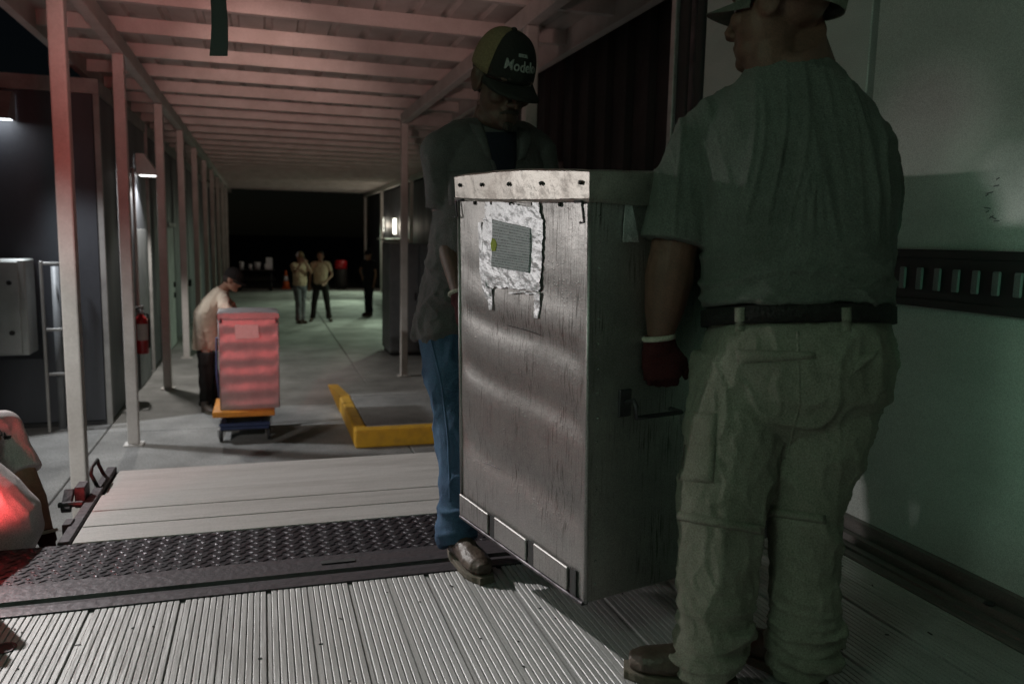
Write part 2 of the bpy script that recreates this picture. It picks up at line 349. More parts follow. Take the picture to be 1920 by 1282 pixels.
def deck_panel(x0, x1, y0, y1):
    prof = []; x = x0
    while x < x1-.01:
        prof += [(x, 0), (x+.215, 0), (x+.235, .034), (x+.285, .034)]; x += .305
    prof.append((x1+.004, 0))
    n = len(prof); vs = [(a, yy, CZ+PH+.003+b) for yy in (y0, y1) for a, b in prof]
    return MB().add(vs, [(i, i+1, n+i+1, n+i) for i in range(n-1)])
x = -2.0
while x < 2.7:
    deck_panel(x, x+.915, 3.5, 36.7).build('roof_panel', M['deck'], cano); x += .915
while x < 4.4:
    deck_panel(x, x+.915, 12.2, 36.7).build('roof_panel', M['deck'], cano); x += .915

# ================================================================== LEFT BUILDINGS
def shed(name, x0, x1, y0, y1, h, label, group, pw=1.02, door=None, front=True):
    b = empty(name, ((x0+x1)/2, (y0+y1)/2, 0), label, 'building', group)
    MB().box(x0+.03, x1-.03, y0+.03, y1-.03, 0, h-.03).build('core', M['black'], b)
    # front face (towards -Y) and walkway face (+X) in separate panels
    if front:
        n = int((x1-x0-.1)/pw); wx = (x1-x0-.1)/n
        for i in range(n):
            MB().box(x0+.05+i*wx+.006, x0+.05+(i+1)*wx-.006, y0, y0+.028, .05, h-.16).build('wall_panel', M['grey_panel'], b, bevel=.004)
    n = max(1, int((y1-y0-.1)/pw)); wy = (y1-y0-.1)/n
    for i in range(n):
        MB().box(x1-.028, x1, y0+.05+i*wy+.006, y0+.05+(i+1)*wy-.006, .05, h-.16).build('wall_panel', M['grey_panel'], b, bevel=.004)
    MB().box(x0, x1+.012, y0-.012, y0+.05, h-.155, h).build('roof_trim', M['trim'], b)
    MB().box(x1-.04, x1+.012, y0+.053, y1, h-.155, h).build('roof_trim', M['trim'], b)
    MB().box(x1-.045, x1+.010, y0-.010, y0+.045, .0, h-.158).build('corner_trim', M['trim'], b)
    MB().box(x0, x1+.004, y0-.008, y0+.03, -.0, .045).build('base_trim', M['black'], b)
    return b
g_l = 'grey panelled buildings on the left of the walkway'
b1 = shed('panel_building', -9.5, -1.67, 9.77, 13.35, 3.78, 'dark grey panelled building nearest the truck, its corner beside the first posts', g_l)
b2 = shed('panel_building', -9.5, -1.67, 13.55, 23.6, 3.78, 'grey panelled building with a pale door beyond the fire extinguisher', g_l, front=True)
b3 = shed('panel_building', -9.5, -1.67, 23.8, 34.0, 3.78, 'grey panelled building at the far end of the left post row', g_l)
d = MB().box(-1.668, -1.645, 15.7, 16.75, .02, 2.25).build('door', M['cab_pale'], b2, bevel=.004)
MB().box(-1.644, -1.61, 16.5, 16.6, 1.12, 1.22).build('lock', M['black'], d, bevel=.006)
MB().box(-1.644, -1.61, 16.5, 16.6, .92, 1.02).build('handle', M['black'], d, bevel=.006)
MB().box(-1.666, -1.60, 15.62, 16.83, 2.26, 2.33).build('door_header', M['trim'], b2)
d = MB().box(-1.668, -1.645, 11.9, 12.95, .02, 2.2).build('door', M['cab_grey'], b1, bevel=.004)
MB().box(-1.644, -1.60, 12.02, 12.10, 1.0, 1.16).build('handle', M['black'], d, bevel=.006)
MB().box(-1.655, -1.56, 18.3, 18.7, 3.05, 3.5).build('junction_box', M['white_steel'], b2, bevel=.01)
MB().box(-1.655, -1.56, 19.4, 19.7, .95, 1.1).build('meter_box', M['black'], b2, bevel=.01)
# right buildings
br = empty('ribbed_building', (4, 6.5, 0), 'dark brown ribbed metal wall standing behind the open truck door', 'building')
MB().box(3.0, 6, 3.4, 10.8, 0, 5.6).build('core', M['black'], br)
for i in range(18):
    y0 = 3.4 + i*.41
    MB().prism([(0, 0), (.05, .045), (.17, .045), (.22, 0), (.40, 0), (.40, -.02), (0, -.02)], (2.98, y0, 0), Y3, -X3, Z3, 5.6).build('rib_panel', M['dark_brown'], br)
MB().tube([(2.86, 7.85, .02), (2.86, 7.85, 2.95)], .055, 10).build('downpipe', M['trim'], br, True)
MB().tube([(2.86, 7.62, .02), (2.86, 7.62, 2.95)], .03, 8).build('conduit', M['trim'], br, True)
MB().box(2.82, 2.93, 8.2, 8.6, 2.72, 3.1).build('junction_box', M['cab_pale'], br, bevel=.01)
bf = empty('panel_building', (6.2, 26, 0), 'dark panelled building on the right under the lit lamps', 'building')
MB().box(4.63, 9, 16, 36.5, 0, 3.9).build('core', M['black'], bf)
for i in range(20):
    MB().box(4.6, 4.628, 16+i*1.02+.006, 16+(i+1)*1.02-.006, .05, 3.88).build('wall_panel', M['grey_panel'], bf, bevel=.004)
for i in range(4):
    MB().box(4.63+i*1.1+.006, 4.63+(i+1)*1.1-.006, 15.97, 15.998, .05, 3.88).build('wall_panel', M['grey_panel'], bf, bevel=.004)

# wall lamps
def wall_lamp(loc, nrm, label, glow, sc_=1., group=None, red=False, lens=True):
    n = Vector(nrm); t = Z3.cross(n)
    o = empty('wall_lamp', loc, label, 'lamp', group); c = Vector(loc); s = sc_
    hood = MB()
    prof = [(0, .30*s), (.10*s, .30*s), (.30*s, 0), (.27*s, 0), (.08*s, .27*s), (0, .27*s)]
    hood.prism(prof, c - t*(.17*s), n, Z3, t, .34*s)
    hood.prism([(0, .27*s), (.08*s, .27*s), (.27*s, .01), (0, .01)], c - t*(.17*s), n, Z3, t, .012)
    hood.prism([(0, .27*s), (.08*s, .27*s), (.27*s, .01), (0, .01)], c + t*(.158*s), n, Z3, t, .012)
    hood.build('lamp_shade', M['trim'] if not red else M['white_steel'], o)
    MB().prism([(.02, .012), (.26*s, .012), (.26*s, .03), (.02, .03)], c - t*(.145*s), n, Z3, t, .29*s).build('lens', glow, o)
    MB().obox(c + n*.01 + Z3*(.16*s), (n, t, Z3), (.012, .1*s, .13*s)).build('back_plate', M['black'], o)
    return o
gl = 'hooded wall lamps along the walkway'
wall_lamp((-1.645, 12.35, 2.93), X3, 'hooded lamp glowing white under a red-lit shade on left wall above extinguisher', M['lamp_glow'], 1., gl, True)
wall_lamp((-2.62, 9.755, 3.28), -Y3, 'hooded lamp at the left picture edge on the near building front', M['lamp_glow_cool'], 1., gl)
def bulkhead(loc, label):
    o = empty('bulkhead_lamp', loc, label, 'lamp', 'upright bulkhead lamps on the right building'); x, y, z = loc
    MB().box(x-.06, x, y-.12, y+.12, z-.32, z+.32).build('housing', M['trim'], o, bevel=.01)
    MB().tube([(x-.09, y, z-.27), (x-.09, y, z+.27)], .075, 10).build('lens', M['lamp_shed'], o, True)
    return o
bulkhead((4.6, 31.7, 2.6), 'upright glowing lamp on the far right wall, farther of two')
bulkhead((4.6, 28.6, 2.52), 'upright glowing lamp on the far right wall nearer the pink post')

c_ = PX(250, 345, -1.60)
MB().tube([(c_.x, c_.y, 2.98), (c_.x, c_.y, 1.15)], .022, 10).build('conduit', M['white_steel'], b1, True)  # added white pipe that catches the hooded lamp as a bright strip
# fire extinguisher
fe = empty('fire_extinguisher', (-1.52, 11.2, .58), 'red fire extinguisher with white label hung beside the second post', 'fire extinguisher')
MB().lathe((-1.52, 11.2, .60), [(.0, -.0), (.075, 0), (.085, .02), (.085, .40), (.075, .45), (.045, .485), (.028, .50), (.028, .52), (0, .52)], 20).build('cylinder', M['red_paint'], fe, True)
MB().tube([(-1.52, 11.2, 1.115), (-1.52, 11.2, 1.17)], .026, 12).build('valve', M['chrome'], fe, True)
MB().obox((-1.55, 11.15, 1.20), (Vector((.8, .6, .1)).normalized(), Vector((-.6, .8, 0)), Z3), (.085, .013, .014)).obox((-1.55, 11.15, 1.165), (Vector((.8, .6, -.15)).normalized(), Vector((-.6, .8, 0)), Z3), (.06, .012, .01)).build('handle', M['chrome'], fe, bevel=.004)
MB().lathe((-1.50, 11.15, 1.145), [(0, -.012), (.024, -.012), (.024, .012), (0, .012)], 12, (X3, Z3, -Y3)).build('gauge', M['plastic_white'], fe)
MB().tube([(-1.50, 11.16, 1.13), (-1.43, 11.12, 1.12), (-1.415, 11.12, 1.02), (-1.42, 11.13, .80), (-1.425, 11.14, .68)], .014, 8).build('hose', M['rubber'], fe, True)
lab = [[(-1.52+.0868*math.cos(a), 11.2+.0868*math.sin(a), z) for z in (.78, .99)] for a in [R(-120+i*12) for i in range(9)]]
MB().add([p for r in lab for p in r], [(2*i, 2*i+2, 2*i+3, 2*i+1) for i in range(8)]).build('paper_label', M['label_white'], fe, True)
MB().box(-1.66, -1.602, 11.15, 11.25, .75, 1.05).build('wall_bracket', M['black'], fe)

# electric cabinet and pipe rack by the near building front
ec = empty('electrical_cabinet', (-3.0, 9.5, .85), 'pale grey electrical cabinet on the building front beside a pipe rack', 'cabinet')
MB().box(-3.6, -2.36, 9.40, 9.765, .86, 1.86).build('body', M['cab_pale'], ec, bevel=.012)
MB().box(-3.58, -2.42, 9.375, 9.398, .88, 1.84).build('door', M['cab_pale'], ec, bevel=.006)
for z in (1.1, 1.62): MB().lathe((-2.50, 9.372, z), [(0, 0), (.025, 0), (.025, .02), (0, .02)], 10, (X3, Z3, -Y3)).build('latch', M['black'], ec)
MB().tube([(-2.85, 9.6, .02), (-2.85, 9.6, .855)], .04, 10).build('conduit', M['trim'], ec, True)
MB().tube([(-3.1, 9.6, .02), (-3.1, 9.6, .855)], .05, 10).build('conduit', M['black'], ec, True)
rk = empty('pipe_rack', (-2.3, 9.5, 0), 'grey steel pipe rack frame on the building front right of cabinet', 'rack')
for x, y in ((-2.235, 9.50), (-2.04, 9.50), (-2.00, 9.66)): MB().box(x-.014, x+.014, y-.014, y+.014, 0, 1.84).build('upright', M['trim'], rk, bevel=.004)
for z in (.62, 1.10, 1.80): MB().box(-2.214, -2.061, 9.485, 9.52, z, z+.03).build('crossbar', M['trim'], rk, bevel=.004)
MB().tube([(-2.14, 9.66, .0), (-2.14, 9.66, 1.78)], .04, 14).build('pipe', M['cab_grey'], rk, True)

# dark cabinets right of the walkway
def tall_cab(x0, x1, y0, y1, h, label):
    o = empty('equipment_cabinet', ((x0+x1)/2, (y0+y1)/2, 0), label, 'cabinet')
    MB().box(x0, x1, y0, y1, .06, h).build('body', M['cab_grey'], o, bevel=.012)
    MB().box(x0+.03, x1-.03, y0+.03, y1-.03, 0, .058).build('plinth', M['black'], o)
    n = max(1, round((x1-x0)/.55)); wd = (x1-x0)/n
    for i in range(n):
        d = MB().box(x0+i*wd+.012, x0+(i+1)*wd-.012, y0-.022, y0-.002, .1, h-.04).build('door', M['cab_grey'], o, bevel=.005)
        MB().box(x0+(i+1)*wd-.09, x0+(i+1)*wd-.06, y0-.05, y0-.024, h*.5, h*.5+.14).build('handle', M['black'], d)
    return o
tall_cab(2.18, 3.25, 14.4, 15.4, 2.05, 'tall dark grey cabinet standing behind the pink right post')
tall_cab(2.34, 3.1, 10.5, 11.4, .62, 'low dark cabinet beyond the raised slab, partly behind the jeans')
sh = empty('wall_shelf', (4.2, 27.6, 2.05), 'pale wall shelf below the lit lamps on the right', 'shelf')
MB().box(3.95, 4.59, 25.8, 29.2, 2.04, 2.09).build('board', M['white_steel'], sh, bevel=.005)
for y in (26.2, 27.5, 28.8): MB().prism([(0, 0), (-.55, 0), (0, -.35)], (4.59, y, 2.038), X3, Z3, Y3, .03).build('bracket', M['trim'], sh)

# ================================================================== FAR THINGS
pt = empty('picnic_table', (-.25, 32.6, 0), 'dark steel picnic table with tube benches at the walkway end', 'table')
MB().box(-1.15, .45, 32.2, 33.0, .74, .78).build('tabletop', M['black'], pt, bevel=.01)
for yy in (31.75, 33.45): MB().box(-1.15, .45, yy-.13, yy+.13, .42, .455).build('bench', M['black'], pt, bevel=.01)
for xx in (-.85, .28):
    MB().tube([(xx, 31.7, .41), (xx, 31.62, .2), (xx, 31.75, .04), (xx, 32.6, .035), (xx, 33.45, .04), (xx, 33.58, .2), (xx, 33.5, .41)], .035, 8).tube([(xx, 32.35, .04), (xx, 32.35, .73)], .035, 8).tube([(xx, 32.85, .04), (xx, 32.85, .73)], .035, 8).build('tube_frame', M['black'], pt, True)
def cup(x, y, h, r, label, name='cup', mt='plastic_white'):
    o = MB().lathe((x, y, .782), [(0, 0), (r*.8, 0), (r, h), (r*.9, h), (r*.7, .02), (0, .02)], 12).build(name, M[mt], None, True, loc=(x, y, .782)); tag(o, label, 'cup', 'cups and tubs left on the picnic table'); return o
cup(-.80, 32.45, .30, .09, 'tall white tub at the left end of the picnic table', 'tub')
cup(-.48, 32.5, .20, .07, 'small white cup second from the left on the picnic table')
cup(-.22, 32.6, .28, .13, 'wide white tub in the middle of the picnic table', 'tub')
cup(.10, 32.5, .22, .07, 'small pale cup beside the bluish carton on the picnic table')
ct = MB().box(.10, .34, 32.65, 32.85, .782, 1.24).build('carton', M['plastic_white'], None, bevel=.008, loc=(.22, 32.75, .782)); tag(ct, 'pale upright carton on the right half of the picnic table', 'carton')
co = empty('traffic_cone', (.85, 33.0, 0), 'orange traffic cone with white band left of the two men', 'cone')
MB().lathe((.85, 33.0, .0), [(.0, .03), (.15, .03), (.10, .32), (0, .32)], 16).lathe((.85, 33, 0), [(0, .52), (.065, .52), (.03, .72), (0, .72)], 16).build('cone_body', M['cone_orange'], co, True)
MB().lathe((.85, 33, 0), [(0, .321), (.099, .321), (.066, .519), (0, .519)], 16).build('band', M['plastic_white'], co, True)
MB().box(.67, 1.03, 32.82, 33.18, 0, .03).build('foot', M['cone_orange'], co, bevel=.01)
bn = empty('litter_barrel', (3.0, 33.0, 0), 'dark litter barrel with a bright red lid on the far pavement edge', 'bin')
MB().lathe((3.0, 33, .05), [(0, 0), (.24, 0), (.26, .1), (.27, .4), (.26, .7), (.24, .76), (0, .76)], 20).build('drum', M['dark_brown'], bn, True)
MB().lathe((3.0, 33, .0), [(0, .815), (.25, .815), (.25, 1.12), (.20, 1.17), (0, 1.17)], 20).build('lid', M['red_paint'], bn, True)
for a in range(4): MB().box(3.0+.17*math.cos(a*1.57+.78)-.02, 3.0+.17*math.cos(a*1.57+.78)+.02, 33+.17*math.sin(a*1.57+.78)-.02, 33+.17*math.sin(a*1.57+.78)+.02, 0, .049).build('foot', M['black'], bn)

# ================================================================== TRUCK
FZ = 1.10
tr = empty('box_truck', (0, 0, 0), 'open refrigerated truck body with ribbed aluminium floor and lowered lift platform', 'truck')
XL, XR, YE = -1.75, 2.10, 2.42
pw = .243; x = XR-.165; PL = []
while x > XL: PL.append(x); x -= pw
def plank_mesh(wd, y0, y1):
    prof = []; n = 13; g = wd-.014; p = g/n
    prof.append((-wd, -.03)); prof.append((-wd+.001, -.006)); prof.append((-wd+.012, -.006))
    for i in range(n):
        a = -wd+.014+i*p
        prof += [(a+.0004, -.0110), (a+p*.09, -.0008), (a+p*.16, 0), (a+p*.84, 0), (a+p*.91, -.0008), (a+p-.0004, -.0110)] if i != n//2 else [(a+.0004, -.0110), (a+p*.12, .0), (a+p*.9, 0), (a+p-.0004, -.0110)]
    prof += [(0, -.006), (0, -.03)]
    return prof
pp = plank_mesh(pw, 0, 0)
proto = None
for i, xx in enumerate(PL):
    if proto is None:
        proto = MB().prism(pp, (xx, -2.5, FZ), X3, Z3, Y3, YE+2.5).build('floor_plank', M['alu'], tr)
    else:
        c = proto.copy(); col.objects.link(c); c.location.x = xx-PL[0]; ORG[c] = ORG[proto]
# wall foot extrusion with stepped ridges
prof = [(-.162, -.03), (-.162, 0), (-.155, .004), (-.12, .004), (-.118, .012), (-.09, .012), (-.088, .004), (-.07, .004), (-.066, .03), (-.045, .034), (-.043, .02), (-.03, .02), (-.028, .075), (-.012, .08), (-.012, -.03)]
MB().prism(prof, (XR, -2.5, FZ), X3, Z3, Y3, YE+2.5).build('wall_foot', M['scuff'], tr)
for yy in (-.4, .7, 1.72): MB().lathe((XR-.056, yy, FZ+.031), [(0, 0), (.016, 0), (.016, .006), (.008, .010), (0, .010)], 10).build('bolt', M['steel_dark'], tr)
MB().box(XL, XR, -2.6, -2.5, FZ-.03, 3.72).build('front_wall', M['frp'], tr)
MB().box(XL-.08, XL, -2.5, YE, FZ-.1, 3.72).build('left_wall', M['frp'], tr)
MB().box(XR-.011, XR+.08, -2.5, YE, FZ-.1, 3.72).build('right_wall', M['frp'], tr)
MB().box(XL-.08, XR+.08, -2.6, YE, 3.722, 3.8).build('truck_roof', M['frp'], tr)
MB().box(XL-.1, XR+.12, YE+.002, YE+.16, 3.45, 3.82).build('rear_header', M['white_steel'], tr)
MB().box(XL-.08, XR+.08, -2.5, YE, FZ-.20, FZ-.032).build('floor_frame', M['steel_dark'], tr)
# logistics rail on the right wall
rail = MB().box(XR-.030, XR-.0125, -2.4, 2.40, 1.985, 2.172).box(XR-.036, XR-.030, -2.4, 2.4, 2.145, 2.172).box(XR-.036, XR-.030, -2.4, 2.4, 1.985, 2.012).build('cargo_rail', M['black'], tr, bevel=.002)
sp = None
for i in range(56):
    yy = 2.33-.0725*i
    if sp is None:
        sp = MB().prism([(0, .033), (.006, .038), (.010, .033), (.010, -.033), (.006, -.038), (0, -.033)], (XR-.0305, yy-.013, 2.077), -X3, Z3, Y3, .026).build('slot', M['cab_grey'], rail, bevel=.003)
    else:
        c = sp.copy(); col.objects.link(c); c.location.y -= .0725*i; ORG[c] = ORG[sp]
# marks scuffed into the wall panel
sc_m = MB()
for k in range(9):
    p = PX(rnd.uniform(1850, 1872), rnd.uniform(320, 420), XR-.0125); a = rnd.uniform(-.6, .6)
    sc_m.obox(p, (X3, Vector((0, math.cos(a), math.sin(a))), Vector((0, -math.sin(a), math.cos(a)))), (.0006, rnd.uniform(.004, .012), .0016))
sc_m.build('scuff_mark', M['cab_grey'], tr)
# open rear door in line with the right wall
dr = MB().box(XR+.0, XR+.09, YE+.05, 3.62, FZ+.02, 3.72).build('rear_door', M['frp'], tr, bevel=.004)
for k, (y0, y1, t) in enumerate(((3.632, 3.70, .02), (3.708, 3.76, .045), (3.768, 3.80, .02))):
    MB().box(XR-.01+.0, XR+.09, y0, y1, FZ+.02, 3.7).build('door_gasket', M['rubber'] if k != 1 else M['steel_dark'], dr, bevel=.012, seg=2)
MB().box(XR+.02, XR+.09, 3.806, 3.93, FZ+.02, 3.7).build('door_seal', M['black'], dr)
MB().box(XR+.0, XR+.09, 3.935, 3.985, FZ+.02, 3.7).build('edge_trim', M['alu'], dr, bevel=.004)
# rear sill, tread plate
MB().prism([(0, -.10), (0, .004), (.045, .006), (.06, -.006), (.10, -.010), (.11, .000), (.225, .002), (.225, -.10)], (XL-.08, YE+.003, FZ), Y3, Z3, X3, XR-XL+.16).build('rear_sill', M['steel_dark'], tr)
tp = MB().box(XL-.08, XR+.08, 2.652, 2.972, FZ-.03, FZ-.002).build('tread_plate', M['diamond'], tr)
bmp = MB()
nx = int((XR-XL)/.030)
for j in range(12):
    for i in range(nx):
        cx = XL+.03+i*.030+(j % 2)*.015; cy = 2.666+j*.0267; a = R(38) if (i+j) % 2 else R(-38)
        a += 0
        u = Vector((math.cos(a), math.sin(a), 0)); v = Vector((-u.y, u.x, 0)); c = Vector((cx, cy, FZ-.002))
        L, Wd, h = .0158, .0050, .0030
        bmp.add([c-u*L, c-v*Wd, c+u*L, c+v*Wd, c-u*L*.45+Z3*h, c+u*L*.45+Z3*h], [(0, 1, 4), (1, 5, 4), (1, 2, 5), (2, 3, 5), (3, 4, 5), (3, 0, 4)])
tb = bmp.build('tread_bump', M['diamond'], tp); tb['kind'] = 'stuff'
MB().prism([(0, 0), (.11, 0), (.11, -.0), (.11, .0025), (0, .0025)], (.165, 2.575, FZ+.0025), X3, Z3, Y3, .022).build('sill_slot', M['black'], tr)
MB().lathe((-.66, 2.24, FZ-.0065), [(0, 0), (.03, 0), (.03, .009), (.024, .009), (.022, .002), (0, .002)], 16).build('drain_ring', M['steel_dark'], tr)
MB().lathe((-.66, 2.24, FZ-.006), [(0, 0), (.0215, 0), (.0215, .0075), (0, .0075)], 16).build('drain_hole', M['black'], tr)
# crumbs and flakes trodden into the floor
cr = MB()
for k in range(60):
    x, y = rnd.uniform(-.7, 1.9), rnd.uniform(1.2, 2.38); a = rnd.uniform(0, 3.1); L = rnd.uniform(.002, .008); Wd = rnd.uniform(.001, .0025)
    cr.obox((x, y, FZ+.0012), (Vector((math.cos(a), math.sin(a), 0)), Vector((-math.sin(a), math.cos(a), 0)), Z3), (L, Wd, .001))
cr.build('debris', M['black'])['kind'] = 'stuff'
# lift platform
lp = MB().box(-.69, 2.1, 2.98, 3.93, FZ-.07, FZ-.028).build('lift_platform', M['steel_dark'], tr)
yy = [2.985, 3.150, 3.325, 3.535, 3.925]
for a, b in zip(yy[:-1], yy[1:]):
    MB().box(-.655, 2.09, a+.0022, b-.0022, FZ-.027, FZ-.004-.012*(a > 3.5)).build('platform_plank', M['alu_plate'], lp, bevel=.003)
MB().box(-.70, -.66, 2.985, 3.93, FZ-.065, FZ+.004).build('side_rail', M['steel_dark'], lp, bevel=.004)
MB().tube([(-.695, 3.66, FZ), (-.715, 3.66, FZ+.05), (-.715, 3.68, FZ+.075), (-.715, 3.80, FZ+.075), (-.715, 3.82, FZ+.05), (-.695, 3.82, FZ)], .008, 8).build('handle', M['black'], lp, True)
MB().box(-.74, -.701, 3.46, 3.55, FZ-.03, FZ+.055).obox((-.76, 3.44, FZ+.01), (X3, Vector((0, .8, .6)), Vector((0, -.6, .8))), (.018, .05, .012)).tube([(-.79, 3.42, FZ+.0), (-.70, 3.42, FZ+.0)], .012, 8).build('latch', M['steel_dark'], lp, bevel=.003)
MB().box(-.72, -.69, 3.15, 3.22, FZ-.05, FZ+.01).build('hinge', M['steel_dark'], lp, bevel=.003)
for x in (-.2, 1.6):
    MB().obox((x, 2.85, .78), (X3, Vector((0, .45, .89)), Vector((0, -.89, .45))), (.05, .34, .045)).build('lift_arm', M['steel_dark'], tr, bevel=.006)
MB().box(-1.0, 2.0, 2.44, 2.62, .42, .56).build('bumper', M['steel_dark'], tr, bevel=.01)
MB().box(-.99, -.91, 2.60, 2.635, FZ+.004, 1.5).build('lamp_bracket', M['steel_dark'], tr)
tl = MB().box(-1.03, -.87, 2.637, 2.672, 1.29, 1.47).build('tail_light', M['black'], tr, bevel=.008)
MB().box(-1.00, -.90, 2.668, 2.674, 1.32, 1.44).build('lens', M['tail_glow'], tl)
for x in (-.1, .3, .7): MB().box(x-.06, x+.06, YE+.162, YE+.19, 3.60, 3.66).build('marker_light', M['tail_glow'], tr, bevel=.006)
MB().box(-1.6, -1.4, .05, .25, 3.66, 3.72).build('ceiling_lamp', M['cargo_glow'], tr, bevel=.01)
MB().box(1.6, 1.8, .2, .3, 3.66, 3.72).build('cargo_lamp', M['cargo_glow'], tr, bevel=.01)
for x in (XL+.1, XR-.25):
    for y in (-1.6, -.4): MB().lathe((x, y, .5), [(0, -.14), (.42, -.14), (.5, -.10), (.5, .10), (.42, .14), (0, .14)], 24, (Y3, Z3, X3)).build('wheel', M['rubber'], tr, True)
# pull strap hanging in the opening
st = MB()
N = 14; a = P(408, -260, 2.2); b = P(410, 107, 2.2)
L_, R_ = [], []
for i in range(N+1):
    t = i/N; c = a.lerp(b, t) + c_r*(.006*math.sin(t*9)) + c_f*(.01*math.sin(t*5)); hw = .023+.002*math.sin(t*7)
    L_.append(c-c_r*hw); R_.append(c+c_r*hw)
rings = [[l, r, r+c_f*.004, l+c_f*.004] for l, r in zip(L_, R_)]
so_ = st.loft(rings).build('pull_strap', M['black'], None, loc=a); tag(so_, 'black webbing strap hanging from the truck opening at top left', 'strap')
MB().box(a.x-.04, a.x+.04, YE-.02, YE+.0, a.z-.01, 3.45).build('strap_anchor', M['black'], so_)

# yard lamp on a pole, outside the picture on the left
for (px_, py_, pz_), lb_ in (((-4.12, 7.68, 5.85), 'pole-mounted floodlight standing left of the truck'), ((-3.72, 2.82, 2.68), 'lower pole-mounted floodlight turned to the walkway'), ((-5.12, 3.2, 2.22), 'low work light on a stand left of the truck'), ((-4.72, 5.66, 3.15), 'work light on a taller stand left of the truck')):
    yl = empty('yard_lamp', (px_-.1, py_, 0), lb_, 'lamp')
    MB().tube([(px_-.1, py_, 0), (px_-.1, py_, pz_+.15)], .05, 10).build('pole', M['trim'], yl, True)
    MB().obox((px_-.02, py_, pz_+.02), (X3, Y3, Z3), (.05, .14, .1)).build('lamp_head', M['black'], yl, bevel=.01)

# ================================================================== CARRIED CONTAINER
def container(name, A, Bc, depth, zbot, zbody, zlid, label, mt, near, tilt=0.):
    """front face from corner A (left) to corner Bc (right); lid above"""
    A = Vector((A[0], A[1], 0)); Bc = Vector((Bc[0], Bc[1], 0)); wd = (Bc-A).length
    e = (Bc-A).normalized(); n = Vector((e.y, -e.x, 0)); back = -n      # n looks out of the front face
    o = empty(name, (A+Bc)/2 + back*(depth/2) + Z3*zbot, label, 'container', 'sheet metal containers being moved')
    def pt(u, d, z):        # u along the front, d depth behind the front face
        s = (z-zbot)
        return A + e*u + back*d + Z3*(z - tilt*u) - e*0 + Vector((-.022, .004, 0))*s*(1 if tilt else 0)
    def face(u0, u1, d0, d1, z0, z1, nu, nz, fn):
        vs = [pt(u0+(u1-u0)*i/nu, d0+(d1-d0)*i/nu, z0+(z1-z0)*j/nz) + fn(u0+(u1-u0)*i/nu, d0+(d1-d0)*i/nu, z0+(z1-z0)*j/nz) for j in range(nz+1) for i in range(nu+1)]
        return vs, [(j*(nu+1)+i, j*(nu+1)+i+1, (j+1)*(nu+1)+i+1, (j+1)*(nu+1)+i) for j in range(nz) for i in range(nu)]
    mb = MB()
    def dents_or_flicker(u, d, z):
        eu = min(1, u/.05, (wd-u)/.05); ez = min(1, (z-zbot)/.05, (zbody-z)/.05); k = max(0, min(eu, ez))
        if near:
            zz = z + .10*u + .012*math.sin(u*9)
            a = .004*mn.noise(Vector((u*1.6, z*2.6-u*1.1, 3.1))) + .0008*mn.noise(Vector((u*9, z*9, 7)))
            for zc, dp_, wd_ in ((1.965, .0060, .036), (1.80, .0075, .042), (1.555, .007, .046), (2.10, .003, .04)): a -= dp_*math.exp(-((zz-zc)/wd_)**2)
        else:
            a = .0048*math.sin((z-zbot)*2*math.pi/.172+.8) + .003*mn.noise(Vector((u*5, z*9, 2)))  # ripples shaped in to stand for flicker bands of the red light
        return n*(a*k)
    def dent_side(u, d, z):
        k = max(0, min(1, d/.05, (depth-d)/.05, (z-zbot)/.05, (zbody-z)/.05)); return e*(.004*mn.noise(Vector((d*2.5, z*2.5, 9)))*k)
    mb.add(*face(0, wd, 0, 0, zbot, zbody, 40, 110, dents_or_flicker))
    mb.add(*face(wd, wd, 0, depth, zbot, zbody, 20, 40, dent_side))
    mb.add(*face(wd, 0, depth, depth, zbot, zbody, 2, 2, lambda *a: Vector((0, 0, 0))))
    mb.add(*face(0, 0, depth, 0, zbot, zbody, 2, 2, lambda *a: Vector((0, 0, 0))))
    mb.add([pt(0, 0, zbot), pt(wd, 0, zbot), pt(wd, depth, zbot), pt(0, depth, zbot)], [(3, 2, 1, 0)])
    me = mb.mesh('body', False); body = finish(me, 'body', mt, o, True)
    md = body.modifiers.new('edge', 'EDGE_SPLIT'); md.split_angle = R(40)
    # corner seams
    for u, d in ((0, 0), (wd, 0), (wd, depth)):
        MB().tube([pt(u, d, zbot), pt(u, d, zbody)], .006, 8).build('corner_seam', mt, body, True)
    # lid: a shallow cap, its upper edge bowed
    g = .008; K = 24
    def ring(z, out, bow):
        pts = []
        for (u0, d0), (u1, d1) in (((-out, -out), (wd+out, -out)), ((wd+out, -out), (wd+out, depth+out)), ((wd+out, depth+out), (-out, depth+out)), ((-out, depth+out), (-out, -out))):
            for i in range(K):
                t = i/K; pts.append(pt(u0+(u1-u0)*t, d0+(d1-d0)*t, z + bow*math.sin(math.pi*t) + (.002*mn.noise(Vector((t*6, u0, d0))) if bow else 0)))
        return pts
    mbl = MB(); mbl.loft([ring(zbody-.004, g, -.003), ring(zlid-.006, g+.002, .010), ring(zlid, g-.006, .010), ring(zlid+.004, -.12, .012)], True)
    lid = mbl.build('lid', M['lid_metal'] if near else mt, o, True); md = lid.modifiers.new('edge', 'EDGE_SPLIT'); md.split_angle = R(35)
    MB().loft([ring(zbody-.012, g+.001, -.003), ring(zbody-.004, g+.0035, -.003)], True).build('lid_lip', M['lid_metal'] if near else mt, lid)
    return o, pt, wd, e, n, body, lid
box_o, bpt, bw, be, bnrm, bbody, blid = container('metal_container', (.603, 2.427), (.769, 1.782), .56, 1.285, 2.305, 2.368,
    'dull grey sheet metal container carried by two men, with a taped paper on it', M['galv'], True, .034)
